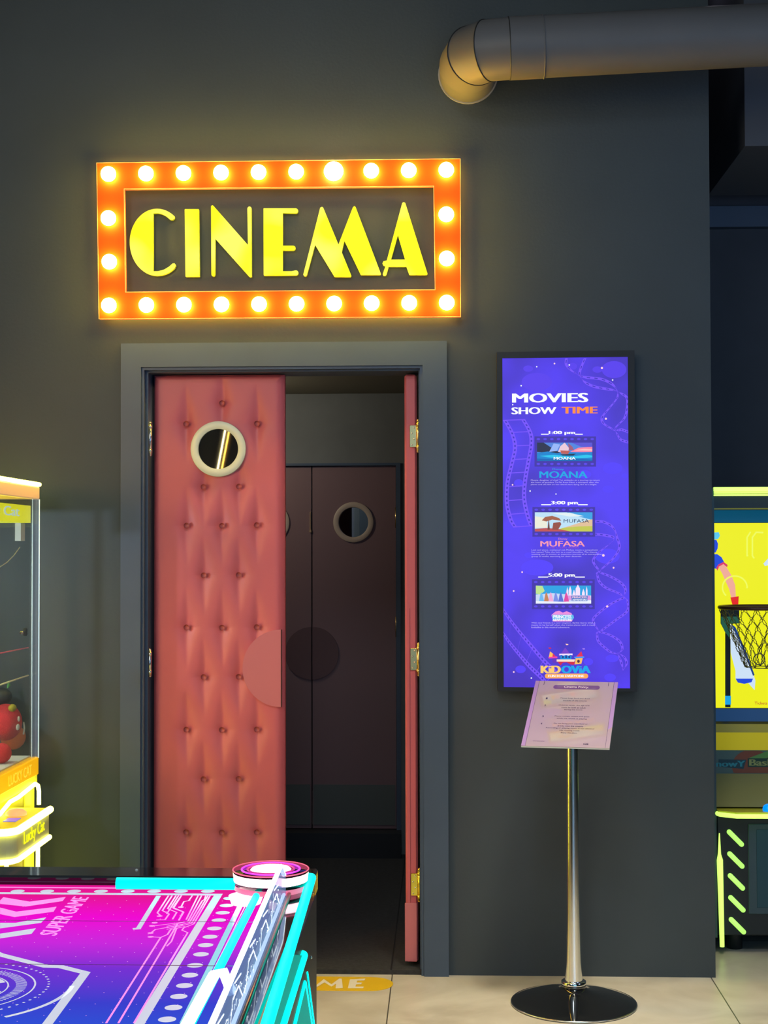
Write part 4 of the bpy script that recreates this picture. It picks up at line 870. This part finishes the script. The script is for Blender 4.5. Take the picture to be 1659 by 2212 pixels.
# ================================================================== CLAW MACHINE
XC = -1.42; YFAR, YNEAR = -0.15, -1.13; XBK = -2.1
cm = thing('claw_machine', 'yellow neon claw machine with glass cabinet of plush toys by the left wall', 'claw machine', (-1.76, -0.64, 0))
m_yn = mat('yellow_neon', (0.9, 0.9, 0.2), 0.3, emit=(1.0, 0.95, 0.12), es=9.0)
m_ynf = mat('yellow_lit_panel', (0.6, 0.6, 0.02), 0.3, emit=(0.78, 0.80, 0.0), es=1.0)
m_ypl = mat('yellow_cabinet', (0.75, 0.68, 0.04), 0.35); m_tan = mat('peach_panel', (0.90, 0.66, 0.42), 0.4, emit=(0.8, 0.45, 0.2), es=0.25)
m_orp = mat('orange_lit_band', (0.8, 0.4, 0.01), 0.3, emit=(0.80, 0.42, 0.0), es=0.75)
zt = ax(87, 1047, XC).z
q = MB(); q.box((XBK, YNEAR, 0.05), (XC-0.02, YFAR, 0.73), m_ypl, 0.005)
for x_ in (XBK+0.08, XC-0.1):
    for y_ in (YNEAR+0.08, YFAR-0.08): q.lathe([(0.0001, 0), (0.03, 0), (0.03, 0.052)], (x_, y_, 0), m_steel, 12)
obj('cabinet', q, cm)
q = MB(); q.box((XBK, YNEAR, zt-0.052), (XC, YFAR, zt-0.008), m_tan, 0.003); hd = obj('header', q, cm)
q = MB(); q.tube([(XBK, YFAR-0.002, zt), (XC, YFAR-0.002, zt), (XC, YNEAR, zt), (XBK, YNEAR, zt)], 0.0075, m_yn, 10); obj('header_neon', q, hd)
q = MB(); q.box((XBK+0.03, YNEAR+0.03, 1.608), (XC-0.022, YFAR-0.035, 1.668), m_ynf)
pl = obj('lit_name_board', q, cm)
q = MB(); a = ax(1, 1136, XC-0.0215); O = Vector((XC-0.0215, -0.60-0.30, 1.618)); O.y = ax(42, 1130, XC-0.0215).y-0.50; u = Vector((0, 0.50, 0)); q.text('Lucky Cat', O, u, Vector((0, 0, 0.042)), X_, screen('board_white', (215, 240, 225)), 0.02, 0.0005); obj('lettering', q, pl)
m_post = glass('acrylic_post', (0.97, 0.98, 1.0), 0.04, 0.05, 0.16, (0.30, 0.38, 0.46))
def rpost(x0, x1, y0, y1, z0, z1):
    q = MB(); q.box((x0, y0, z0), (x1, y1, z1), m_post, 0.003); q.tube([(x1, y1, z0), (x1, y1, z1)], 0.0022, mat('post_edge', (0.6, 0.75, 0.85), 0.15, emit=(0.35, 0.52, 0.6), es=0.8), 6); q.tube([(x0+0.003, y0, z0), (x0+0.003, y0, z1)], 0.0022, MATS['post_edge'], 6)
    obj('corner_post', q, cm)
rpost(XC-0.022, XC-0.001, YFAR-0.022, YFAR, 0.785, zt-0.052); rpost(XC-0.022, XC-0.001, YNEAR, YNEAR+0.022, 0.785, zt-0.052)
rpost(XBK, XBK+0.022, YFAR-0.022, YFAR, 0.785, zt-0.052); rpost(XBK, XBK+0.022, YNEAR, YNEAR+0.022, 0.785, zt-0.052)
m_pane = glass('cabinet_pane', (0.96, 0.98, 1.0), 0.01, 0.02)
for pts in ([(XC-0.004, YNEAR+0.03, 0.79), (XC-0.004, YFAR-0.03, 0.79), (XC-0.004, YFAR-0.03, zt-0.055), (XC-0.004, YNEAR+0.03, zt-0.055)],
            [(XBK+0.03, YFAR-0.004, 0.79), (XC-0.03, YFAR-0.004, 0.79), (XC-0.03, YFAR-0.004, zt-0.055), (XBK+0.03, YFAR-0.004, zt-0.055)]):
    q = MB(); q.poly([pts], Vector((-1, 0, 0)) if pts[0][0] == pts[1][0] else Vector((0, -1, 0)), 0.003, m_pane); obj('glass_pane', q, cm)
q = MB(); q.box((XBK, YNEAR, 0.728), (XC-0.0, YFAR, 0.790), m_orp, 0.003); bnd = obj('orange_band', q, cm)
q = MB(); q.text('LUCKY CAT', Vector((XC+0.0005, -0.51, 0.742)), Vector((0, 0.27, 0)), Vector((0, 0, 0.034)), X_, mat('band_print', (0.9, 0.6, 0.1), 0.3, emit=(0.95, 0.62, 0.05), es=0.8), 0.0, 0.0006); obj('lettering', q, bnd)
q = MB(); q.box((XBK+0.02, YNEAR+0.02, 0.7905), (XC-0.025, YFAR-0.02, 0.796), mat('prize_deck', (0.65, 0.7, 0.75), 0.4)); obj('prize_deck', q, cm)
m_gy = mat('yellow_underlight', (0.5, 0.5, 0.05), 0.4, emit=(0.75, 0.75, 0.03), es=0.7)
q = MB(); q.box((XC-0.019, YNEAR+0.01, 0.700), (XC-0.004, YFAR-0.005, 0.727), m_gy); obj('under_strip', q, cm)
# control ledge
XK = -1.30; y0_, y1_ = -0.86, -0.46
def rounded(zz, out=0.0):
    pts = [Vector((XC-0.018, y1_+out, zz)), Vector((XK+out, y1_+out, zz))]
    pts += [Vector((XK+out-0.05+0.05*math.cos(a), y0_-out+0.05+0.05*math.sin(a), zz)) for a in [-PI/2*i/6 for i in range(7)]]
    pts += [Vector((XC-0.018, y0_-out, zz))]
    return pts
q = MB(); q.poly([rounded(0.575)], Z_, 0.085, mat('ledge_grey', (0.42, 0.44, 0.38), 0.35)); led = obj('control_ledge', q, cm)
q = MB(); q.poly([rounded(0.661, -0.008)], Z_, 0.006, m_ypl); obj('control_panel', q, led)
q = MB(); q.tube(rounded(0.660, 0.004)[1:], 0.0115, m_yn, 10); obj('ledge_neon', q, led)
q = MB(); q.tube(rounded(0.570, 0.002)[1:], 0.0085, m_yn, 10); obj('ledge_neon', q, led)
q = MB(); q.text('Lucky Cat', Vector((XK+0.001, -0.76, 0.592)), Vector((0, 0.24, 0)), Vector((0, 0, 0.050)), X_, m_ynf, 0.02, 0.002); obj('lettering', q, led)
q = MB(); q.lathe([(0.034, 0), (0.033, 0.009), (0.022, 0.018), (0.0001, 0.021)], (-1.368, -0.60, 0.667), mat('start_button', (0.9, 0.3, 0.15), 0.3, emit=(1.0, 0.25, 0.12), es=1.2), 24); obj('start_button', q, led)
q = MB(); q.box((-1.375, -0.72, 0.667), (-1.335, -0.66, 0.6685), mat('blue_label', (0.05, 0.08, 0.6), 0.3, emit=(0.05, 0.08, 0.7), es=0.8)); obj('coin_label', q, led)
q = MB(); q.tube([(XC+0.002, -0.72, 0.650), (XC+0.002, -0.60, 0.688), (XC+0.002, -0.50, 0.700), (XC+0.002, -0.445, 0.690), (XC+0.002, -0.435, 0.66)][:1]+[ax(22, 1732, XC+0.004), ax(40, 1722, XC+0.004), ax(76, 1693, XC+0.004), ax(82, 1697, XC+0.004), ax(84, 1708, XC+0.004), ax(84, 1738, XC+0.004)], 0.0072, m_yn, 10); obj('cabinet_neon', q, cm)
for px in (82, 14):
    q = MB(); a = ax(px, 1815 if px > 50 else 1850, XC+0.004); q.tube([a, Vector((a.x, a.y, 0.10))], 0.0072, m_yn, 10); obj('cabinet_neon', q, cm)
q = MB(); a = ax(52, 1860, XC-0.019); q.box((XC-0.0195, a.y, 0.12), (XC-0.0165, ax(72, 1860, XC-0.019).y, 0.72), m_gy); obj('glow_strip', q, cm)
q = MB(); p = ax(52, 1365, XC-0.02); q.lathe([(0.014, 0.0), (0.014, 0.009), (0.006, 0.012)], p+Vector((0, 0, 0)), m_black, 16, 'x'); q.tube([p+Vector((0, -0.004, 0)), p+Vector((-0.002, -0.035, -0.002))], [0.010, 0.004], m_chrome, 8); obj('lock', q, cm)
q = MB(); a = ax(45, 1147, XC-0.03); q.box((a.x-0.02, a.y, 1.545), (a.x, a.y+0.05, 1.606), mat('sensor_grey', (0.5, 0.55, 0.6), 0.5)); obj('sensor_box', q, cm)
q = MB(); q.tube([ax(43+0, 1182, XC-0.03), ax(30, 1200, XC-0.03), ax(15, 1215, XC-0.03), ax(0, 1225, XC-0.03), ax(-30, 1235, XC-0.03)], 0.0016, mat('grey_cable', (0.45, 0.45, 0.42), 0.5), 6); obj('cable', q, cm)
q = MB(); q.tube([ax(61, 1399, XC-0.03), ax(-40, 1419, XC-0.03)], 0.0022, mat('pink_reed', (0.9, 0.15, 0.25), 0.4), 6); obj('rod', q, cm)
q = MB(); q.tube([ax(61, 1459, XC-0.03), ax(-40, 1493, XC-0.03)], 0.0028, mat('cream_reed', (0.9, 0.85, 0.55), 0.4), 6); obj('rod', q, cm)
point('claw_cabinet_lamp', (-1.95, -0.62, 1.5), 20, (0.75, 0.88, 1.0), 0.03)
# plush toys in the cabinet
m_pr = mat('red_plush', (0.65, 0.03, 0.05), 0.9, bump=0.5, bscale=250); m_po = mat('orange_plush', (0.75, 0.16, 0.04), 0.9, bump=0.5, bscale=250); m_pd = mat('black_plush', (0.03, 0.035, 0.045), 0.5); m_pw = mat('white_felt', (0.75, 0.78, 0.75), 0.8); m_pg = mat('green_felt', (0.15, 0.5, 0.12), 0.8)
m_pa = mat('aqua_felt', (0.25, 0.42, 0.42), 0.8); m_mar = mat('maroon_plush', (0.16, 0.04, 0.06), 0.9); m_pyl = mat('olive_felt', (0.5, 0.45, 0.02), 0.7)
def toy_at(px, py, X): return ax(px, py, X)
p = toy_at(12, 1560, XC-0.13); q = MB(); q.ball(p, 0.058, m_pr, 24, (1, 1, 1.12)); t1_ = obj('plush_toy', q); tag(t1_, 'red plush toy with white patches and a loop, inside the glass cabinet', 'toy')
for dy, dz in ((-0.014, 0.012), (-0.022, -0.014)):
    q = MB(); q.ball(p+Vector((0.05, dy, dz)), 0.012, m_pw, 12, (0.5, 1, 1)); q2 = t1_; ROOTLOC[q2.name] = ROOTLOC[t1_.name]; obj('eye_patch', q, t1_)
q = MB(); lp = p+Vector((0.052, 0.032, -0.025)); q.tube([lp+Vector((0.004, 0, 0.022)), lp+Vector((0.006, 0.006, 0)), lp+Vector((0.004, 0.001, -0.022)), lp+Vector((0.004, -0.008, -0.02)), lp+Vector((0.006, -0.005, -0.005)), lp+Vector((0.004, 0, 0.022))], 0.0016, m_pw, 6); obj('loop', q, t1_)
q = MB(); q.ball(p+Vector((0.03, -0.02, 0.052)), 0.020, m_pyl, 12, (0.7, 1.1, 0.7)); obj('hat', q, t1_)
p = toy_at(28, 1625, XC-0.13); q = MB(); q.ball((p.x, p.y, 0.797+0.044), 0.045, m_po, 20); t_ = obj('plush_ball', q); tag(t_, 'orange plush ball below the red toy, nearest the cabinet corner', 'toy')
p = toy_at(3, 1650, XC-0.07); q = MB(); q.ball((p.x, p.y, 0.797+0.033), 0.034, m_pr, 20); t_ = obj('plush_ball', q); tag(t_, 'red plush ball lying on the prize deck at the glass front', 'toy')
p = toy_at(2, 1505, XC-0.16); q = MB(); q.ball(p, 0.040, m_pd, 20, (1, 1, 0.8)); t_ = obj('plush_toy', q); tag(t_, 'glossy black plush toy at the top of the toy pile', 'toy')
q = MB(); q.poly([[p+Vector((0.02, 0.006, 0.03)), p+Vector((0.02, 0.036, 0.038)), p+Vector((0.02, 0.014, 0.055))]], X_, 0.004, m_pg); obj('leaf', q, t_)
p = toy_at(48, 1540, XC-0.28); q = MB(); q.ball(p, 0.085, m_mar, 20, (1, 0.7, 0.9)); t_ = obj('plush_toy', q); tag(t_, 'dim maroon plush toy at the back of the glass cabinet', 'toy')
q = MB(); q.ball(p+Vector((0.01, -0.01, 0.055)), 0.055, m_pa, 16, (1, 1, 0.5)); obj('cap', q, t_)
q = MB(); q.box((p.x-0.06, p.y-0.055, 0.797), (p.x+0.06, p.y+0.055, p.z-0.05), m_mar, 0.02); obj('body', q, t_)

# ================================================================== BASKETBALL MACHINE
YM = 0.30
point('added_gap_fill', (1.04, 0.62, 3.95), 0.9, (0.8, 0.75, 0.9), 0.05)  # added fill for the dark gap beside the soffit
q = MB(); a = ay(1588, 180, 0.75); q.tube([Vector((a.x, 0.75, 2.62+0.55)), Vector((a.x, 0.75, 4.3))], 0.004, mat('rod_steel', (0.3, 0.3, 0.32), 0.4, metal=1), 8); q.tube([Vector((a.x-0.02, 0.75, 3.165)), Vector((a.x+0.02, 0.75, 3.165))], 0.004, MATS['rod_steel'], 8); t_ = obj('suspension_rod', q); tag(t_, 'thin steel rod hanging in the dark gap beside the soffit', 'rod')
bm_ = thing('basketball_machine', 'yellow-screened basketball arcade machine with chain net behind the wall corner', 'arcade machine', (1.45, 0.7, 0))
m_lime = mat('lime_neon', (0.6, 0.9, 0.2), 0.3, emit=(0.60, 1.0, 0.16), es=1.25); m_lime2 = mat('lime_cap', (0.4, 0.8, 0.2), 0.3, emit=(0.42, 0.85, 0.14), es=1.1)
m_ys = screen('yellow', (238, 238, 0)); m_mb = mat('machine_black', (0.015, 0.02, 0.022), 0.35); m_mbl = mat('machine_blue_grey', (0.05, 0.09, 0.11), 0.4)
def by(px, py, Y=YM): return ay(px, py, Y)
x0m = 1.018; x1m = 1.95
q = MB(); q.box((0.985, YM+0.01, 0.06), (x0m, 1.1, 1.74), m_mbl); obj('side_panel', q, bm_)
q = MB(); q.box((x1m, YM+0.01, 0.06), (x1m+0.03, 1.1, 1.74), m_mbl); obj('side_panel', q, bm_)
q = MB(); q.box((x0m, YM+0.02, 1.665), (x1m, 1.1, 1.74), m_mb); obj('canopy', q, bm_)
for z_, h_ in ((1.7355, 0.017), (1.7225, 0.005), (1.714, 0.006)):
    q = MB(); q.box((x0m-0.002, YM, z_-h_/2), (x1m, YM+0.02, z_+h_/2), m_lime, 0.002); obj('canopy_neon', q, bm_)
YS = 0.62
def bs_(px, py): return ay(px, py, YS)
sx0 = by(1546, 1300, YS).x-0.06
zt_, zb_ = bs_(1600, 1130).z, bs_(1600, 1529).z
q = MB(); q.box((x0m, YS, zt_+0.002), (x1m, YS+0.02, bs_(1600, 1102).z), mat('teal_header', (0.01, 0.12, 0.22), 0.4, emit=(0.0, 0.08, 0.16), es=0.7)); obj('header_band', q, bm_)
q = MB(); q.box((x0m, YS, zb_), (x1m, YS+0.02, zt_), m_ys); scn = obj('screen', q, bm_)
def B6(u, v): return (1520+u/5.82, 1020+v/5.82)
def B7(u, v): return (1520+u/5.82, 1380+v/5.82)
def bp_(q, pts, m, l=0.001, f=B6): q.poly([[ay(*f(*p), YS)+FR*l for p in pts]], FR, 0, m)
q = MB(); m_bl = screen('jersey_blue', (30, 70, 215)); m_sk = screen('skin', (240, 170, 150)); m_rd = screen('red', (225, 30, 20)); m_wl = screen('cloth_white', (205, 225, 245)); m_yl2 = screen('pale_yellow', (240, 250, 90))
bp_(q, [(100, 850), (160, 850), (180, 900), (175, 960), (150, 1010), (100, 1010)], m_bl); bp_(q, [(100, 1030), (170, 1030), (225, 1070), (262, 1140), (160, 1215), (100, 1200)], m_bl); bp_(q, [(120, 760), (190, 755), (205, 800), (180, 840), (120, 845)], screen('ice', (90, 200, 240)), 0.0008)
bp_(q, [(158, 1200), (185, 1160), (250, 1128), (300, 1165), (295, 1195), (250, 1160), (195, 1190), (170, 1240)], screen('crimson', (215, 50, 100)), 0.0012)
bp_(q, [(185, 1190), (250, 1155), (290, 1200), (350, 1300), (395, 1420), (405, 1570), (345, 1575), (320, 1470), (265, 1350), (235, 1280)], m_sk, 0.0014)
bp_(q, [(335, 1575), (440, 1560), (435, 1660), (360, 1665)], m_rd, 0.0016)
obj('player_arm', q, scn)
q = MB(); bp_(q, [(330, 1905), (400, 1960), (470, 2110), (510, 2212), (590, 2440), (650, 2620), (640, 2740), (560, 2850-200), (400, 2600), (400, 2500), (340, 2270)], m_wl); bp_(q, [(345, 1905), (400, 1950), (480, 2130), (560, 2330), (640, 2550), (620, 2560), (530, 2330), (450, 2130)], screen('stripe_navy', (20, 60, 130)), 0.0012)
bp_(q, [(400, 500), (620, 500), (600, 545), (510, 565), (430, 550)], m_bl, 0.0016, B7); obj('player_leg', q, scn)
q = MB()
for l in ([(560, 1050), (545, 1050), (545, 820), (590, 750)], [(635, 1085), (612, 1050), (612, 820), (660, 755), (750, 760)]): q.line([ay(*B6(*p), YS) for p in l], 0.006, FR, m_yl2, 0.001)
q.line([ay(*B6(390+155*math.cos(a), 1450-145*math.sin(a)), YS) for a in [PI*1.25-0.16*i for i in range(26)]], 0.006, FR, m_yl2, 0.002)
bp_(q, [(750, 1150), (809, 1085), (809, 1170), (770, 1180)], m_wl, 0.001); obj('swoosh_lines', q, scn)
q = MB(); O = ay(*B7(640, 825), YS); q.text('Tickets', O, ay(*B7(800, 825), YS)-O, ay(*B7(640, 790), YS)-O, FR, screen('ticket_red', (190, 70, 30)), 0.01, 0.001); obj('lettering', q, scn)
q = MB(); bp_(q, [(268, 0), (335, 0), (335, 860), (268, 860)], m_mb, 0.004, B7); bp_(q, [(210, 1720), (445, 1720), (445, 1900), (330, 1905), (330, 2250), (268, 2250), (268, 2010), (210, 1900)], m_mb, 0.004); bp_(q, [(215, 1815), (440, 1815), (440, 1900), (330, 1900), (320, 2080), (260, 2000), (215, 1900)], screen('backboard_teal', (40, 110, 85), 0.6), 0.005)
bp_(q, [(265, 715), (340, 715), (340, 825), (265, 825)], screen('azure', (20, 160, 225)), 0.006, B7); obj('backboard_bracket', q, bm_)
# hoop and chain net
hz = ay(1600, 1312, 0.48).z; hc = Vector((ay(1648, 1312, 0.48).x, 0.48, hz)); HR = 0.165
q = MB(); q.tube([hc+Vector((HR*math.cos(2*PI*k/40), 0.13*math.sin(2*PI*k/40), 0)) for k in range(40)], 0.0075, mat('rim_brown', (0.10, 0.035, 0.02), 0.4), 10, closed=True); hp = obj('hoop', q, bm_)
m_ch = mat('chain_steel', (0.16, 0.15, 0.10), 0.35, metal=0.9)
q = MB()
def link(q, a, c, k):
    d = (c-a); L = d.length; d.normalize(); s_ = (Vector((1, 0, 0)) if k % 2 == 0 else Vector((0.5, 0.8, 0))); s_ = (s_-d*s_.dot(d)).normalized(); w = 0.0042
    e = L*0.12
    q.tube([a+d*e*0-0*s_, a+d*e+s_*w, c-d*e+s_*w, c, c-d*e-s_*w, a+d*e-s_*w], 0.0013, m_ch, 5, closed=True)
def chain(q, a, c, sag=0.0):
    L = (c-a).length; n = max(2, int(L/0.019)); pts = [a+(c-a)*i/n+Vector((0, 0, -sag*4*(i/n)*(1-i/n))) for i in range(n+1)]
    for i in range(n): link(q, pts[i], pts[i+1], i)
NT = 10; lv = [(1.0, 0.0), (0.80, -0.075), (0.62, -0.145), (0.42, -0.225)]
def np_(l, k): rr, dz = lv[l]; a = 2*PI*(k+0.5*(l % 2))/NT; return hc+Vector((HR*rr*math.cos(a), 0.13*rr*math.sin(a), dz-0.006))
for l in range(3):
    for k in range(NT):
        chain(q, np_(l, k), np_(l+1, k)); chain(q, np_(l, k), np_(l+1, (k-1) % NT if l % 2 == 0 else (k+1) % NT))
for k in range(NT): q.tube([np_(3, k), np_(3, (k+1) % NT)], 0.0016, m_ch, 5)
obj('chain_net', q, hp)
q = MB(); rc = ay(1640, 1424, 0.36); q.tube([rc+Vector((0.021*math.cos(2*PI*k/20), 0, 0.021*math.sin(2*PI*k/20))) for k in range(20)], 0.0022, m_ch, 6, closed=True); chain(q, rc+Vector((0, 0, 0.02)), hc+Vector((0.02, -0.13, 0))); obj('chain_ring', q, hp)
# lower front: sloping bed and decal board
def quad(q, y0, ya, y1, yb, m, l=0): q.poly([[Vector((x0m, ya, ay(1600, y0, ya).z)), Vector((x1m, ya, ay(1600, y0, ya).z)), Vector((x1m, yb, ay(1600, y1, yb).z)), Vector((x0m, yb, ay(1600, y1, yb).z))]], FR, 0.003, m)
q = MB(); quad(q, 1530, YS-0.005, 1558, YS-0.02, mat('navy_ledge', (0.02, 0.06, 0.16), 0.3, emit=(0.01, 0.05, 0.14), es=0.6)); quad(q, 1558, YS-0.02, 1566, YS-0.04, m_mb); obj('ledge', q, bm_)
m_tb = mat('tan_board', (0.50, 0.42, 0.14), 0.4); m_yb = mat('mustard_board', (0.72, 0.58, 0.06), 0.35, emit=(0.5, 0.4, 0.0), es=0.35)
q = MB(); quad(q, 1564, YS-0.06, 1582, YS-0.10, m_tb); quad(q, 1582, YS-0.10, 1621, 0.46, m_yb); obj('ball_chute', q, bm_)
YQ = 0.44; za, zb = ay(1600, 1621, YQ).z, ay(1600, 1671, YQ).z
q = MB(); q.box((x0m, YQ, zb), (x1m, YQ+0.01, za), mat('teal_decal', (0.09, 0.16, 0.15), 0.4)); bd = obj('name_board', q, bm_)
def yq(px, py, l): return ay(px, py, YQ)+FR*l
cb = (1625, 1655); q = MB(); pts = [(cb[0]+44*math.cos(2*PI*i/32), cb[1]+36*math.sin(2*PI*i/32)) for i in range(32)]; q.poly([[yq(x, min(max(y, 1622), 1670), 0.0008) for x, y in pts]], FR, 0, mat('ball_brown', (0.24, 0.07, 0.035), 0.4)); q.poly([[yq(*p, 0.0012) for p in ((1618, 1637), (1659, 1622), (1690, 1622), (1640, 1645))]], FR, 0, mat('leaf_green', (0.12, 0.32, 0.08), 0.4)); obj('ball_picture', q, bd)
q = MB(); q.poly([[yq(*p, 0.0014) for p in ((1552, 1640), (1612, 1641), (1606, 1661), (1552, 1656))]], FR, 0, mat('deep_teal', (0.01, 0.06, 0.08), 0.4)); q.poly([[yq(*p, 0.0014) for p in ((1615, 1638), (1700, 1638), (1700, 1657), (1615, 1657))]], FR, 0, mat('deep_green', (0.015, 0.06, 0.04), 0.4))
for s, xa, ya, xb, yb, mm in (('SnowY', 1533, 1643, 1610, 1656, mat('letter_teal', (0.03, 0.30, 0.36), 0.4)), ('BasKet', 1618, 1640, 1700, 1654, mat('letter_olive', (0.32, 0.36, 0.12), 0.4))):
    O = yq(xa, yb, 0.0); q.text(s, O, yq(xb, yb, 0)-O, yq(xa, ya, 0)-O, FR, mm, 0.03, 0.002)
q.v = [Vector((max(p.x, x0m+0.001), p.y, p.z)) for p in q.v]
obj('lettering', q, bd)
q = MB(); quad(q, 1671, YQ, 1743, YM+0.02, mat('tan_slope', (0.36, 0.32, 0.12), 0.4)); obj('front_slope', q, bm_)
zl = ay(1600, 1752, YM).z
q = MB(); q.poly([[Vector((x0m, YM+0.03, zl)), Vector((x0m+0.0, YM-0.02, zl)), Vector((x0m+0.06, YM-0.06, zl)), Vector((x1m, YM-0.06, zl)), Vector((x1m, YM+0.03, zl))]], Z_, 0.006, mat('ledge_yellow', (0.75, 0.68, 0.06), 0.35)); ld = obj('button_ledge', q, bm_)
q = MB(); zz = zl-0.008; q.tube([Vector((x0m, YM-0.005, zz)), Vector((x0m+0.004, YM-0.028, zz)), Vector((x0m+0.06, YM-0.065, zz)), Vector((x1m, YM-0.065, zz))], 0.0085, m_lime, 10); obj('ledge_neon', q, ld)
q = MB(); p = ay(1659, 1748, YM-0.03); q.ball(p, 0.020, mat('blue_button', (0.0, 0.2, 0.9), 0.2, emit=(0.0, 0.22, 1.0), es=1.3), 16); obj('blue_button', q, ld)
q = MB(); q.box((x0m, YM+0.005, 0.07), (x1m, 1.0, zl-0.02), m_mb, 0.004); cbn = obj('lower_cabinet', q, bm_)
for x_ in (x0m+0.08, x1m-0.1):
    for y_ in (YM+0.1, 0.9): q = MB(); q.lathe([(0.0001, 0), (0.03, 0), (0.03, 0.072)], (x_, y_, 0), m_mb, 12); obj('foot', q, bm_)
q = MB(); a = ay(1616, 1780, YM); q.box((a.x, YM-0.001, 0.15), (x1m-0.1, YM+0.006, ay(1616, 1780, YM).z), m_mbl, 0.003); dd = obj('cabinet_door', q, cbn)
q = MB(); q.box((a.x+0.03, YM-0.003, 0.175), (x1m-0.13, YM-0.0005, a.z-0.02), mat('door_panel_teal', (0.02, 0.075, 0.10), 0.4), 0.001); obj('door_inset', q, dd)
for k in range(5):
    x_, y_ = 1575+1.1*k, 1797+47.3*k
    q = MB(); q.tube([ay(x_, y_, YM+0.002), ay(x_+27, y_+27, YM+0.002)], 0.0092, m_lime2, 12); q.ball(ay(x_, y_, YM+0.002), 0.0092, m_lime2, 12); q.ball(ay(x_+27, y_+27, YM+0.002), 0.0092, m_lime2, 12); obj('slanted_lamp', q, cbn)
q = MB(); q.tube([ay(1554, 1800, YM), ay(1554, 1845, YM), ay(1555, 1858, YM), ay(1560, 2045, YM)], [0.002, 0.006, 0.0115, 0.0085], m_lime, 12); obj('corner_neon', q, cbn)

# ================================================================== LINE LAMP on the back wall (mirrored in the porthole)
q = MB(); ll = thing('line_lamp', 'pair of warm slanted line lamps mirrored in the red door porthole', 'lamp', (-1.95, -8.18, 2.5))
vc = ay(478, 970, LF-0.002)
def refl(px, py, Y=-8.17):
    d = ray(px, py); h = CAM+d*((LF-0.005-CAM.y)/d.y); d2 = Vector((d.x, -d.y, d.z)); return h+d2*((Y-h.y)/d2.y)
for (xa, xb), c_, e_, r_ in (((491, 465), (1.0, 0.80, 0.36), 26, 0.0065), ((500, 474), (1.0, 0.50, 0.06), 17, 0.0065)):
    p0, p1 = refl(xa, 905), refl(xb, 1040)
    q = MB(); q.tube([p0, p1], r_, mat('warm_line_%d' % e_, (1, 0.8, 0.5), 0.3, emit=c_, es=e_), 8); obj('light_tube', q, ll)
q = MB(); p0, p1 = refl(495, 902), refl(469, 1043); q.line([p0+Vector((0, -0.012, 0)), p1+Vector((0, -0.012, 0))], 0.12, (0, 1, 0), m_black); obj('mounting_plate', q, ll)
